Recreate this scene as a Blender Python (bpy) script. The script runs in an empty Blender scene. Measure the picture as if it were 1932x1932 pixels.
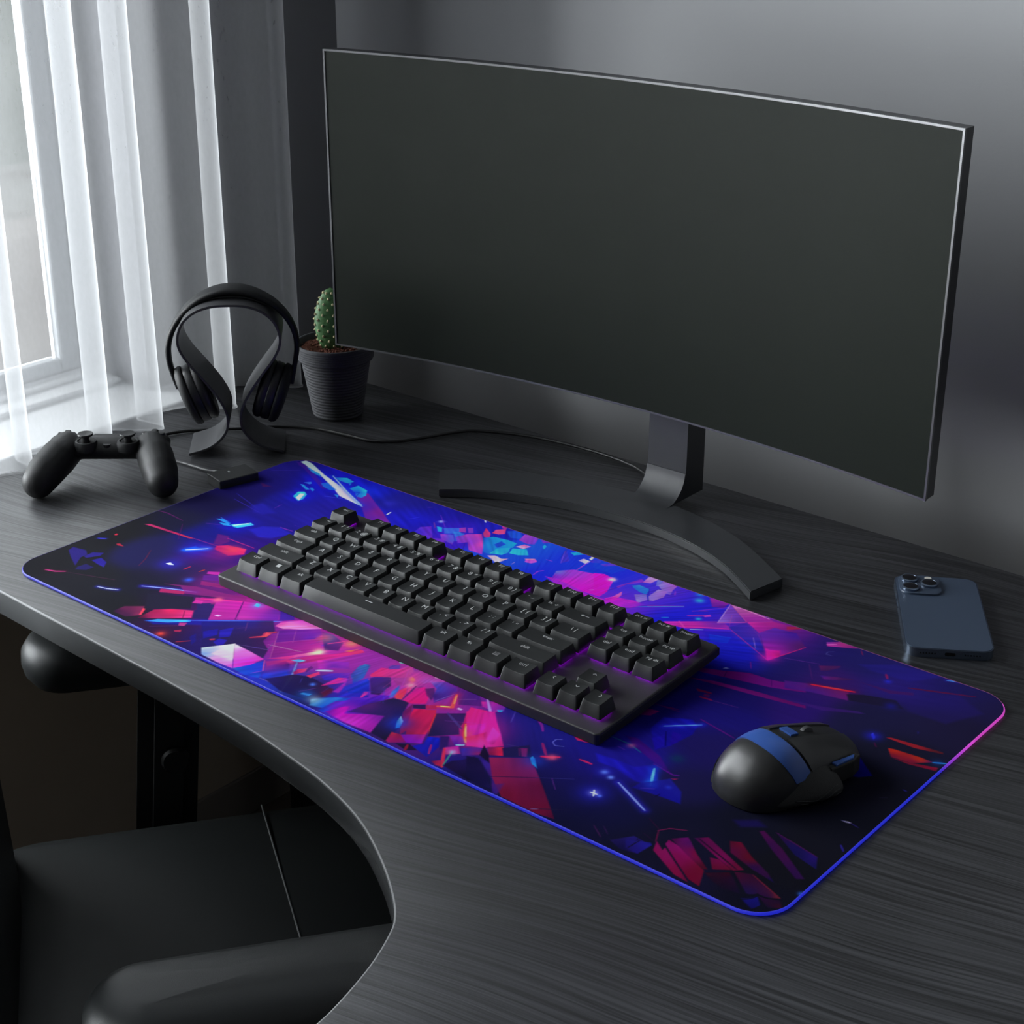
ARTGAIN=1.5
WORLD=1.05
DAY=168
FILL=0.5
import bpy, bmesh, math, random
import numpy as np
from mathutils import Vector, Matrix
R = math.radians
PI = math.pi
S = bpy.context.scene
COL = S.collection
random.seed(7)
DESK = 0.747          # desk top height
MAT = 0.75            # mat top height

# ------------------------------------------------------------------ helpers
def lin(c):
    if isinstance(c, str):
        c = tuple(int(c[i:i + 2], 16) / 255 for i in (0, 2, 4))
    return tuple((x / 12.92 if x <= .04045 else ((x + .055) / 1.055) ** 2.4) for x in c)

def mat(name, col, rough=.5, metal=0., spec=.5, emit=None, estr=1., noise=0., nscale=60., bump=0., bscale=300.,
        sheen=0., coat=0., trans=0., alpha=None):
    m = bpy.data.materials.new(name); m.use_nodes = True
    nt = m.node_tree; b = nt.nodes['Principled BSDF']
    c = tuple(col) + (1,)
    b.inputs['Base Color'].default_value = c
    b.inputs['Roughness'].default_value = rough
    b.inputs['Metallic'].default_value = metal
    b.inputs['Specular IOR Level'].default_value = spec
    if sheen: b.inputs['Sheen Weight'].default_value = sheen
    if coat: b.inputs['Coat Weight'].default_value = coat
    if trans: b.inputs['Transmission Weight'].default_value = trans
    if emit is not None:
        b.inputs['Emission Color'].default_value = tuple(emit) + (1,)
        b.inputs['Emission Strength'].default_value = estr
    tc = nt.nodes.new('ShaderNodeTexCoord')
    if noise:
        n = nt.nodes.new('ShaderNodeTexNoise'); n.inputs['Scale'].default_value = nscale; n.inputs['Detail'].default_value = 4
        nt.links.new(tc.outputs['Object'], n.inputs['Vector'])
        mx = nt.nodes.new('ShaderNodeMix'); mx.data_type = 'RGBA'
        mx.inputs['A'].default_value = tuple(x * (1 - noise) for x in col) + (1,)
        mx.inputs['B'].default_value = tuple(min(1, x * (1 + noise)) for x in col) + (1,)
        nt.links.new(n.outputs['Fac'], mx.inputs['Factor']); nt.links.new(mx.outputs['Result'], b.inputs['Base Color'])
    if bump:
        n2 = nt.nodes.new('ShaderNodeTexNoise'); n2.inputs['Scale'].default_value = bscale; n2.inputs['Detail'].default_value = 3
        nt.links.new(tc.outputs['Object'], n2.inputs['Vector'])
        bp = nt.nodes.new('ShaderNodeBump'); bp.inputs['Strength'].default_value = bump; bp.inputs['Distance'].default_value = .001
        nt.links.new(n2.outputs['Fac'], bp.inputs['Height']); nt.links.new(bp.outputs['Normal'], b.inputs['Normal'])
    return m

def obj(name, bm, m, parent=None, smooth=False, loc=None, auto=None):
    me = bpy.data.meshes.new(name)
    if isinstance(bm, bmesh.types.BMesh):
        bm.normal_update(); bm.to_mesh(me); bm.free()
    else:
        me = bm
    if m is not None: me.materials.append(m)
    if smooth or auto is not None:
        me.polygons.foreach_set('use_smooth', [True] * len(me.polygons))
        if auto is not None: me.set_sharp_from_angle(angle=R(auto))
    o = bpy.data.objects.new(name, me); COL.objects.link(o)
    if parent is not None: o.parent = parent
    if loc: o.location = loc
    return o

def tag(o, label=None, cat=None, group=None, kind=None):
    if label: o['label'] = label
    if cat: o['category'] = cat
    if group: o['group'] = group
    if kind: o['kind'] = kind
    return o

def thing(name, label, cat, loc=(0, 0, 0), rotz=0, group=None):
    o = bpy.data.objects.new(name, None); COL.objects.link(o)
    o.location = loc; o.rotation_euler = (0, 0, rotz); o.empty_display_size = .02
    return tag(o, label, cat, group)

def struct(name, bm, m, **k):
    o = obj(name, bm, m, **k); o['kind'] = 'structure'; return o

def NB(): return bmesh.new()

def box(bm, x0, x1, y0, y1, z0, z1, bev=0., seg=2):
    r = bmesh.ops.create_cube(bm, size=1)
    vs = r['verts']
    bmesh.ops.scale(bm, vec=(x1 - x0, y1 - y0, z1 - z0), verts=vs)
    bmesh.ops.translate(bm, vec=((x0 + x1) / 2, (y0 + y1) / 2, (z0 + z1) / 2), verts=vs)
    if bev:
        es = list({e for v in vs for e in v.link_edges})
        bmesh.ops.bevel(bm, geom=es, offset=bev, segments=seg, affect='EDGES', profile=.5)
    return bm

def prism(bm, pts, z0, z1, bev=0., seg=2, bevbot=False):
    """vertical extrusion of a plan outline (counter-clockwise)"""
    lo = [bm.verts.new((x, y, z0)) for x, y in pts]; hi = [bm.verts.new((x, y, z1)) for x, y in pts]
    n = len(pts)
    bm.faces.new(list(reversed(lo))); top = bm.faces.new(hi)
    for i in range(n):
        j = (i + 1) % n; bm.faces.new((lo[i], lo[j], hi[j], hi[i]))
    if bev:
        es = list(top.edges)
        if bevbot: es += [e for v in lo for e in v.link_edges if e.other_vert(v) in lo]; es = list(set(es))
        bmesh.ops.bevel(bm, geom=es, offset=bev, segments=seg, affect='EDGES', profile=.5)
    return bm

def lathe(bm, prof, c=(0, 0, 0), n=48, M=None):
    rings = []
    for r, z in prof:
        if r <= 1e-6:
            rings.append([bm.verts.new((c[0], c[1], c[2] + z))])
        else:
            rings.append([bm.verts.new((c[0] + r * math.cos(2 * PI * k / n), c[1] + r * math.sin(2 * PI * k / n), c[2] + z)) for k in range(n)])
    for a, b in zip(rings, rings[1:]):
        for k in range(n):
            j = (k + 1) % n
            if len(a) == 1 and len(b) == 1: continue
            if len(a) == 1: bm.faces.new((a[0], b[j], b[k]))
            elif len(b) == 1: bm.faces.new((a[k], a[j], b[0]))
            else: bm.faces.new((a[k], a[j], b[j], b[k]))
    if M is not None:
        bmesh.ops.transform(bm, matrix=M, verts=[v for r in rings for v in r])
    bmesh.ops.recalc_face_normals(bm, faces=bm.faces)
    return bm

def spline(pts, n=8, closed=False):
    """Catmull-Rom through pts"""
    P = [Vector(p) for p in pts]; out = []; N = len(P)
    rng = N if closed else N - 1
    for i in range(rng):
        if closed: a, b, c, d = P[(i - 1) % N], P[i], P[(i + 1) % N], P[(i + 2) % N]
        else: a, b, c, d = P[max(i - 1, 0)], P[i], P[i + 1], P[min(i + 2, N - 1)]
        for k in range(n):
            t = k / n
            out.append(.5 * ((2 * b) + (c - a) * t + (2 * a - 5 * b + 4 * c - d) * t * t + (3 * b - a - 3 * c + d) * t ** 3))
    if not closed: out.append(P[-1])
    return out

def tube(bm, pts, r, n=10, up=Vector((0, 0, 1)), rad=None, closed=False):
    """sweep; r float or (rx, ry); rad = optional per-point scale"""
    rx, ry = (r, r) if not isinstance(r, tuple) else r
    rings = []; N = len(pts)
    for i, p in enumerate(pts):
        if closed: t = (pts[(i + 1) % N] - pts[i - 1]).normalized()
        else: t = (pts[min(i + 1, N - 1)] - pts[max(i - 1, 0)]).normalized()
        s = t.cross(up)
        if s.length < 1e-4: s = Vector((1, 0, 0))
        s.normalize(); u = s.cross(t).normalized(); q = rad[i] if rad else 1
        rings.append([bm.verts.new(p + s * math.cos(2 * PI * k / n) * rx * q + u * math.sin(2 * PI * k / n) * ry * q) for k in range(n)])
    m = N if closed else N - 1
    for i in range(m):
        a, b = rings[i], rings[(i + 1) % N]
        for k in range(n):
            j = (k + 1) % n; bm.faces.new((a[k], a[j], b[j], b[k]))
    if not closed:
        bm.faces.new(list(reversed(rings[0]))); bm.faces.new(rings[-1])
    bmesh.ops.recalc_face_normals(bm, faces=bm.faces)
    return bm

def rrect(x0, x1, y0, y1, r, n=8):
    pts = []
    for cx, cy, a in ((x1 - r, y0 + r, -90), (x1 - r, y1 - r, 0), (x0 + r, y1 - r, 90), (x0 + r, y0 + r, 180)):
        for k in range(n + 1):
            t = R(a + 90 * k / n); pts.append((cx + r * math.cos(t), cy + r * math.sin(t)))
    return pts

_texts = {}
def text_mesh(s, size, ext=.0):
    k = (s, size)
    if k in _texts: return _texts[k]
    cu = bpy.data.curves.new('t', 'FONT'); cu.body = s; cu.size = size
    cu.align_x = 'CENTER'; cu.align_y = 'CENTER'; cu.resolution_u = 2; cu.offset = 0
    o = bpy.data.objects.new('t', cu); COL.objects.link(o)
    bpy.context.view_layer.update()
    me = bpy.data.meshes.new_from_object(o.evaluated_get(bpy.context.evaluated_depsgraph_get()))
    bpy.data.objects.remove(o); bpy.data.curves.remove(cu)
    _texts[k] = me
    return me

# ------------------------------------------------------------------ camera
cam = bpy.data.cameras.new('camera'); co = bpy.data.objects.new('camera', cam); COL.objects.link(co)
cam.sensor_width = 36; cam.lens = 36 * 3126 / 1932; cam.clip_start = .05; cam.clip_end = 60
co.matrix_world = Matrix(((7.65198913e-01, -2.56199932e-01, 5.90620198e-01, 0.92208855),
                          (6.43793711e-01, 3.03756817e-01, -7.02325747e-01, -1.03946102),
                          (5.30897580e-04, 9.17656467e-01, 3.97374291e-01, 1.47184793), (0, 0, 0, 1)))
S.camera = co
S.view_settings.view_transform = 'Standard'; S.view_settings.look = 'None'
S.view_settings.gamma = 1; S.view_settings.use_curve_mapping = False; S.view_settings.exposure = 0
S.cycles.use_denoising = True
S.cycles.max_bounces = 8; S.cycles.diffuse_bounces = 4; S.cycles.transparent_max_bounces = 16
S.cycles.sample_clamp_indirect = 4; S.cycles.caustics_reflective = False; S.cycles.caustics_refractive = False

# ------------------------------------------------------------------ materials
M = {}
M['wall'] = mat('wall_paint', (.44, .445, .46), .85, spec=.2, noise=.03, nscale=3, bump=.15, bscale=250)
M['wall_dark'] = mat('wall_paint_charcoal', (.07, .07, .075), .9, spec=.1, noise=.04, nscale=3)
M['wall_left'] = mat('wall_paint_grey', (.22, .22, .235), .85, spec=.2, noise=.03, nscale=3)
M['panel_brown'] = mat('brown_panel', (.58, .49, .38), .7, noise=.06, nscale=5)
M['wall_dim'] = mat('wall_paint_warm', (.30, .27, .24), .9, spec=.1, noise=.05, nscale=3)
M['ceiling'] = mat('ceiling_paint', (.14, .14, .145), .9, spec=.1, noise=.02, nscale=2)
M['floor'] = mat('floor_boards', (.16, .13, .105), .6, noise=.25, nscale=9)
M['frame_white'] = mat('window_white', (.42, .44, .46), .45, noise=.03, nscale=8)
M['sill'] = mat('sill_white', (.72, .73, .74), .5, noise=.03, nscale=8)

# sheer curtain
def sheer_mat():
    m = bpy.data.materials.new('sheer_voile'); m.use_nodes = True; nt = m.node_tree; nt.nodes.clear()
    out = nt.nodes.new('ShaderNodeOutputMaterial'); tr = nt.nodes.new('ShaderNodeBsdfTransparent')
    tl = nt.nodes.new('ShaderNodeBsdfTranslucent'); df = nt.nodes.new('ShaderNodeBsdfDiffuse')
    tl.inputs['Color'].default_value = (.70, .71, .725, 1); df.inputs['Color'].default_value = (.72, .73, .74, 1)
    m1 = nt.nodes.new('ShaderNodeMixShader'); m1.inputs[0].default_value = .45
    nt.links.new(tl.outputs[0], m1.inputs[1]); nt.links.new(df.outputs[0], m1.inputs[2])
    tc = nt.nodes.new('ShaderNodeTexCoord'); mp = nt.nodes.new('ShaderNodeMapping'); mp.inputs['Scale'].default_value = (1, 1, .4)
    ns = nt.nodes.new('ShaderNodeTexNoise'); ns.inputs['Scale'].default_value = 260; ns.inputs['Detail'].default_value = 2
    nt.links.new(tc.outputs['Object'], mp.inputs['Vector']); nt.links.new(mp.outputs['Vector'], ns.inputs['Vector'])
    lw = nt.nodes.new('ShaderNodeLayerWeight'); lw.inputs['Blend'].default_value = .35
    ma = nt.nodes.new('ShaderNodeMath'); ma.operation = 'MULTIPLY_ADD'; ma.inputs[1].default_value = .04; ma.inputs[2].default_value = SHEER
    nt.links.new(ns.outputs['Fac'], ma.inputs[0])
    mb = nt.nodes.new('ShaderNodeMath'); mb.operation = 'MULTIPLY_ADD'; mb.inputs[1].default_value = .35
    nt.links.new(lw.outputs['Facing'], mb.inputs[0]); nt.links.new(ma.outputs[0], mb.inputs[2]); mb.use_clamp = True
    mx = nt.nodes.new('ShaderNodeMixShader')
    nt.links.new(mb.outputs[0], mx.inputs[0]); nt.links.new(tr.outputs[0], mx.inputs[1]); nt.links.new(m1.outputs[0], mx.inputs[2])
    nt.links.new(mx.outputs[0], out.inputs['Surface'])
    return m
SHEER = .30
M['sheer'] = sheer_mat()

# desk: dark brushed wood-grain laminate
def desk_mat():
    m = bpy.data.materials.new('dark_wood_laminate'); m.use_nodes = True; nt = m.node_tree; b = nt.nodes['Principled BSDF']
    tc = nt.nodes.new('ShaderNodeTexCoord')
    def grain(sx, sy, det, dist):
        mp = nt.nodes.new('ShaderNodeMapping'); mp.vector_type = 'TEXTURE'
        mp.inputs['Rotation'].default_value = (0, 0, R(12)); mp.inputs['Scale'].default_value = (1 / sx, 1 / sy, 1)
        n = nt.nodes.new('ShaderNodeTexNoise'); n.inputs['Scale'].default_value = 1; n.inputs['Detail'].default_value = det
        n.inputs['Distortion'].default_value = dist; n.inputs['Roughness'].default_value = .6
        wp = nt.nodes.new('ShaderNodeTexNoise'); wp.inputs['Scale'].default_value = 2.2; wp.inputs['Detail'].default_value = 1
        va = nt.nodes.new('ShaderNodeVectorMath'); va.operation = 'MULTIPLY_ADD'
        va.inputs[1].default_value = (.0, .09, 0)
        nt.links.new(tc.outputs['Object'], wp.inputs['Vector'])
        nt.links.new(wp.outputs['Color'], va.inputs[0]); nt.links.new(tc.outputs['Object'], va.inputs[2])
        nt.links.new(va.outputs[0], mp.inputs['Vector']); nt.links.new(mp.outputs['Vector'], n.inputs['Vector'])
        return n
    g1 = grain(4, 250, 3, .15); g2 = grain(8, 620, 2, 0)
    ad = nt.nodes.new('ShaderNodeMath'); ad.operation = 'MULTIPLY_ADD'; ad.inputs[1].default_value = .45
    nt.links.new(g2.outputs['Fac'], ad.inputs[0])
    mu = nt.nodes.new('ShaderNodeMath'); mu.operation = 'MULTIPLY'; mu.inputs[1].default_value = .55
    nt.links.new(g1.outputs['Fac'], mu.inputs[0]); nt.links.new(mu.outputs[0], ad.inputs[2])
    cr = nt.nodes.new('ShaderNodeValToRGB')
    cr.color_ramp.elements[0].position = .41; cr.color_ramp.elements[0].color = tuple(x * .35 for x in DC) + (1,)
    cr.color_ramp.elements[1].position = .60; cr.color_ramp.elements[1].color = tuple(x * 1.9 for x in DC) + (1,)
    nt.links.new(ad.outputs[0], cr.inputs['Fac']); nt.links.new(cr.outputs['Color'], b.inputs['Base Color'])
    rr = nt.nodes.new('ShaderNodeMapRange'); rr.inputs['From Min'].default_value = .35; rr.inputs['From Max'].default_value = .65
    rr.inputs['To Min'].default_value = .46; rr.inputs['To Max'].default_value = .32
    nt.links.new(ad.outputs[0], rr.inputs['Value']); nt.links.new(rr.outputs['Result'], b.inputs['Roughness'])
    bp = nt.nodes.new('ShaderNodeBump'); bp.inputs['Strength'].default_value = .30; bp.inputs['Distance'].default_value = .0006
    nt.links.new(ad.outputs[0], bp.inputs['Height']); nt.links.new(bp.outputs['Normal'], b.inputs['Normal'])
    b.inputs['Specular IOR Level'].default_value = .6
    return m
DC = (.0235, .024, .0265)
M['desk'] = desk_mat()
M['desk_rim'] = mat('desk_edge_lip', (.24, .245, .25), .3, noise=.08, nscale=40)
M['desk_edge'] = mat('desk_edge_band', (.105, .110, .114), .26, noise=.08, nscale=40)

M['mon_body'] = mat('monitor_shell', (.018, .019, .021), .42, noise=.05, nscale=30)
M['mon_rim'] = mat('monitor_rim', (.12, .12, .125), .32, metal=.6, noise=.04, nscale=30)
M['screen'] = mat('screen_coating', (.0085, .0112, .0082), .5, spec=.09, noise=.03, nscale=3)
M['stand'] = mat('stand_metal', (.036, .038, .041), .36, spec=.5, noise=.04, nscale=20)
M['kb_case'] = mat('keyboard_case', (.034, .032, .035), .48, noise=.04, nscale=40, bump=.1, bscale=1500)
M['kb_dark'] = mat('keyboard_under', (.012, .012, .013), .6, noise=.05, nscale=40)
M['key'] = mat('keycap_plastic', (.0185, .0198, .0205), .5, spec=.35, noise=.04, nscale=50, bump=.03, bscale=2500)
M['legend'] = mat('legend_print', (.60, .62, .62), .5, noise=.03, nscale=50)
M['led'] = mat('backlight_led', (.02, .0, .03), .5, emit=(.33, .0, .75), estr=26, noise=.02)
M['black'] = mat('matte_black', (.012, .0125, .013), .45, noise=.05, nscale=30)
M['black_soft'] = mat('soft_black', (.015, .016, .017), .56, spec=.35, noise=.05, nscale=60, bump=.1, bscale=2000)
M['controller'] = mat('controller_plastic', (.013, .0135, .014), .50, spec=.35, noise=.05, nscale=60, bump=.08, bscale=3000)
M['hp_stand'] = mat('headphone_stand_lacquer', (.050, .051, .055), .42, noise=.05, nscale=25)
M['leather'] = mat('chair_leather', (.021, .024, .025), .48, noise=.06, nscale=40, bump=.12, bscale=1500)
M['chair_plastic'] = mat('chair_plastic', (.022, .023, .024), .42, noise=.05, nscale=30)
M['thread'] = mat('seam_thread', (.20, .21, .21), .6, noise=.05)
M['pot'] = mat('ribbed_clay_grey', (.045, .046, .052), .75, noise=.1, nscale=30, bump=.3, bscale=400)
M['soil'] = mat('brown_soil', (.13, .042, .024), .95, noise=.7, nscale=260, bump=1., bscale=500)
M['cactus'] = mat('cactus_green', (.055, .15, .045), .55, noise=.35, nscale=70, bump=.3, bscale=200)
M['areole'] = mat('cactus_areole', (.62, .55, .33), .8, noise=.1)
M['mouse'] = mat('mouse_rubber', (.022, .0225, .023), .36, noise=.05, nscale=60, bump=.05, bscale=3000)
M['mouse_grip'] = mat('mouse_grip_rubber', (.016, .0165, .016), .6, noise=.08, nscale=80, bump=.2, bscale=1500)
M['mouse_blue'] = mat('mouse_blue', (.035, .10, .38), .32, noise=.05, nscale=40)
M['phone_back'] = mat('phone_frosted_glass', (.052, .074, .115), .35, spec=.5, noise=.02, nscale=20)
M['phone_frame'] = mat('phone_steel', (.22, .28, .38), .22, metal=.9, noise=.03, nscale=20)
M['lens'] = mat('lens_glass', (.004, .004, .005), .06, coat=.5, noise=.02)
M['flash'] = mat('flash_lens', (.75, .72, .65), .35, noise=.03)
M['cable'] = mat('cable_rubber', (.012, .012, .013), .4, noise=.03)
M['usb_grey'] = mat('grey_cable', (.10, .10, .105), .4, noise=.03)
M['padbox'] = mat('controller_box', (.024, .025, .026), .5, noise=.05, nscale=40)
M['rubber'] = mat('mat_rubber', (.01, .01, .012), .8, noise=.05)

# ------------------------------------------------------------------ room shell
WX_, BY = -.787, .615          # window wall plane, back wall plane
FZ = .03
b = NB(); box(b, -.95, 2.6, -3.2, .75, FZ - .12, FZ); struct('floor', b, M['floor'])
b = NB(); box(b, -.95, 2.6, -3.2, .75, 2.55, 2.65); struct('ceiling', b, M['ceiling'])
b = NB(); box(b, -.95, 2.6, BY, BY + .13, FZ, 2.55); struct('wall_back', b, M['wall'])
b = NB(); box(b, 2.5, 2.6, -3.2, BY, FZ, 2.55); struct('wall_right', b, M['wall_dark'])
b = NB(); box(b, -.95, 2.5, -3.3, -3.2, FZ, 2.55); struct('wall_front', b, M['wall_dark'])
# window wall: opening y -1.75..0.19, z 0.742..2.3
OY0, OY1, OZ0, OZ1 = -2.5, .245, .735, 2.3
b = NB()
box(b, -.955, WX_, OY1, BY, FZ, 2.55); box(b, -.955, WX_, -3.2, OY0, FZ, 2.55)
box(b, -.955, WX_, OY0, OY1, FZ, OZ0); box(b, -.955, WX_, OY0, OY1, OZ1, 2.55)
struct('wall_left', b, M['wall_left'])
b = NB(); box(b, WX_, WX_ + .008, -3.2, BY, FZ + .07, .70, .001); struct('trim_3', b, M['panel_brown'])
b = NB(); box(b, WX_, WX_ + .012, -3.2, BY, FZ, FZ + .07, .002); struct('baseboard_left', b, M['wall_dim'])
# sill projects into the room
b = NB(); box(b, -.94, -.722, OY0, .33, .722, .745, .003); struct('trim_1', b, M['sill'])
b = NB(); box(b, -.905, -.843, OY0, OY1 - .001, .7451, .752, .002); box(b, -.905, -.878, OY0, OY1 - .001, .7521, .758, .002)
struct('trim_2', b, M['sill'])
# window: frame with mullion, sash, glass
win = bpy.data.objects.new('window_1', None); COL.objects.link(win); win['kind'] = 'structure'; win.location = (-.92, OY1, OZ0)
def wpart(name, bb, m):
    bmesh.ops.translate(bb, verts=bb.verts, vec=(.92, -OY1, -OZ0)); o = obj(name, bb, m, win); return o
b = NB()
for y0, y1, z0, z1 in ((OY0, OY0 + .05, .756, OZ1), (OY1 - .020, OY1, .756, OZ1), (OY0, OY1, .740, .757), (OY0, OY1, OZ1 - .05, OZ1)):
    box(b, -.935, -.895, y0, y1, z0, z1, .003)
wpart('window_frame', b, M['frame_white'])
for ya, yb in ((-.98, OY1 - .020), (OY0 + .05, -1.00)):
    b = NB(); t = .030
    box(b, -.93, -.905, ya, ya + t, .757, OZ1 - .05, .004); box(b, -.93, -.905, yb - t, yb, .757, OZ1 - .05, .004)
    box(b, -.93, -.905, ya + t, yb - t, .757, .757 + .020, .004); box(b, -.93, -.90, ya + t, yb - t, OZ1 - .05 - t, OZ1 - .05, .004)
    wpart('window_sash', b, M['frame_white'])
gm = bpy.data.materials.new('pane_glass'); gm.use_nodes = True; nt = gm.node_tree; nt.nodes.clear()
o_ = nt.nodes.new('ShaderNodeOutputMaterial'); t_ = nt.nodes.new('ShaderNodeBsdfTransparent'); g_ = nt.nodes.new('ShaderNodeBsdfGlossy')
g_.inputs['Roughness'].default_value = .02; f_ = nt.nodes.new('ShaderNodeFresnel'); f_.inputs['IOR'].default_value = 1.3
x_ = nt.nodes.new('ShaderNodeMixShader'); nt.links.new(f_.outputs[0], x_.inputs[0]); nt.links.new(t_.outputs[0], x_.inputs[1]); nt.links.new(g_.outputs[0], x_.inputs[2])
t_.inputs['Color'].default_value = (.97, .98, .98, 1)
nt.links.new(x_.outputs[0], o_.inputs['Surface'])
for ya, yb in ((-.95, OY1 - .050), (OY0 + .080, -1.03)):
    b = NB(); box(b, -.920, -.916, ya, yb, .777, OZ1 - .085); wpart('pane', b, gm)

# outside: pale stone terrace and blurred facade beyond
def out_mat(name, c1, c2, sc):
    m = mat(name, c1, .9, spec=.1); nt = m.node_tree; b = nt.nodes['Principled BSDF']; tc = nt.nodes['Texture Coordinate']
    n = nt.nodes.new('ShaderNodeTexNoise'); n.inputs['Scale'].default_value = sc; n.inputs['Detail'].default_value = 2.5
    cr = nt.nodes.new('ShaderNodeValToRGB'); cr.color_ramp.elements[0].position = .32; cr.color_ramp.elements[1].position = .68
    cr.color_ramp.elements[0].color = tuple(c1) + (1,); cr.color_ramp.elements[1].color = tuple(c2) + (1,)
    nt.links.new(tc.outputs['Object'], n.inputs['Vector']); nt.links.new(n.outputs['Fac'], cr.inputs['Fac']); nt.links.new(cr.outputs['Color'], b.inputs['Base Color'])
    return m
b = NB(); box(b, -14, -1.2, -6, 12, -1.0, -.9); struct('ground_outside', b, out_mat('pale_stone_terrace', (.38, .34, .30), (.62, .60, .56), 2.2))
b = NB(); box(b, -5.4, -5.1, -3, 8, -.9, -.25); struct('wall_outside', b, out_mat('pinkish_stone_wall', (.30, .24, .21), (.50, .44, .40), 1.6))
b = NB(); box(b, -9.6, -9.2, -6, 12, -.9, 2.2); struct('hedge_outside', b, out_mat('pale_green_hedge', (.16, .19, .13), (.40, .42, .36), 1.4))

# ------------------------------------------------------------------ sheer curtain (S-folds, hem just above the desk)
hem = [(-.655, -.80), (-.698, -.77), (-.668, -.71), (-.650, -.64), (-.665, -.60), (-.700, -.57), (-.672, -.50), (-.652, -.45), (-.667, -.42), (-.700, -.385), (-.675, -.33), (-.650, -.265), (-.660, -.235), (-.698, -.215), (-.690, -.15), (-.684, -.09), (-.672, -.048),
       (-.656, -.028), (-.672, -.024), (-.699, -.022), (-.706, -.012), (-.697, .010), (-.683, .032), (-.664, .056), (-.650, .077), (-.656, .086), (-.680, .084),
       (-.699, .083), (-.704, .094), (-.692, .116), (-.672, .130), (-.655, .147), (-.650, .158), (-.662, .163), (-.690, .158),
       (-.705, .160), (-.708, .172), (-.700, .200), (-.690, .226), (-.668, .240), (-.648, .256), (-.640, .268), (-.652, .275), (-.682, .277),
       (-.697, .285), (-.706, .305), (-.704, .326), (-.684, .345), (-.661, .357), (-.641, .368), (-.636, .380), (-.650, .387), (-.680, .392)]
hp = spline([(x, y, 0) for x, y in hem], 6)
cur = thing('sheer_curtain', 'white sheer voile curtain hanging in folds over the left end of the desk', 'curtain', (-.67, 0, DESK))
b = NB(); prev = None
zs = [.0035, .008, .06, .2, .4, .7, 1.1, 1.55]
rows = []
for k, z in enumerate(zs):
    rows.append([b.verts.new((p.x + .67 + .002 * math.sin(p.y * 60 + z * 5), p.y, z)) for p in hp])
for r0, r1 in zip(rows, rows[1:]):
    for i in range(len(hp) - 1): b.faces.new((r0[i], r0[i + 1], r1[i + 1], r1[i]))
cl = obj('curtain_fabric', b, M['sheer'], cur, smooth=True)
b = NB(); tube(b, [Vector((p.x + .67, p.y, .0028)) for p in hp], (.0007, .0012), 6); hm = obj('hem', b, M['sheer'], cur, smooth=True)
b = NB(); tube(b, [Vector((0.0, -.82, 1.56)), Vector((0, .40, 1.56))], .010, 12); obj('curtain_rail', b, M['frame_white'], cur, smooth=True)

# ------------------------------------------------------------------ desk
cut = [(-.42, -.2365), (-.2324, -.2435), (-.16, -.2462), (-.0789, -.251), (-.025, -.2555), (.0228, -.2621), (.066, -.2695), (.1059, -.2797), (.1375, -.291), (.1656, -.3048),
       (.200, -.3258), (.2279, -.3466), (.2420, -.3600), (.2516, -.374), (.2655, -.407), (.2764, -.447), (.2811, -.4777), (.2830, -.53)]
cutp = [(p.x, p.y) for p in spline([(x, y, 0) for x, y in cut], 5)]
outline = [(-.715, -.232)] + cutp + [(.283, -.80), (1.35, -.80), (1.35, .4515), (-.715, .4515)]
desk = thing('desk', 'dark grey wood-grain corner desk with a curved cut-out front edge', 'desk', (0, 0, FZ))
b = NB(); ring_ = []; n_ = len(outline); OV = [Vector(p) for p in outline]
offs = []
for i in range(n_):
    e1 = (OV[i] - OV[i - 1]).normalized(); e2 = (OV[(i + 1) % n_] - OV[i]).normalized()
    n1, n2 = Vector((-e1.y, e1.x)), Vector((-e2.y, e2.x)); m_ = (n1 + n2).normalized(); offs.append(m_ / max(.4, m_.dot(n1)))
zt_, zb_ = DESK - FZ, DESK - .028 - FZ
for ins_, z_ in ((.0015, zb_), (.0003, zb_ + .0012), (.0, zb_ + .002), (.0, zt_ - .0016), (.0005, zt_ - .0005), (.0017, zt_)):
    ring_.append([b.verts.new((OV[i].x + offs[i].x * ins_, OV[i].y + offs[i].y * ins_, z_)) for i in range(n_)])
for a_, c_ in zip(ring_, ring_[1:]):
    for i in range(n_): b.faces.new((a_[i], a_[(i + 1) % n_], c_[(i + 1) % n_], c_[i]))
b.faces.new(list(reversed(ring_[0]))); b.faces.new(ring_[-1])
dt = obj('desktop', b, M['desk'], desk, auto=28)
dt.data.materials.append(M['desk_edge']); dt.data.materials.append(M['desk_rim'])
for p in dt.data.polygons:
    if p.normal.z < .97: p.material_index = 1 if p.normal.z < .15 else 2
for (x, y) in ((1.28, .38), (1.28, -.73), (.36, -.73)):
    b = NB(); box(b, x - .025, x + .025, y - .025, y + .025, 0, DESK - .0285 - FZ, .003); obj('leg', b, M['black'], desk)
b = NB(); box(b, -.69, -.66, .36, .43, 0, DESK - .0285 - FZ, .003); obj('leg', b, M['black'], desk)

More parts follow.
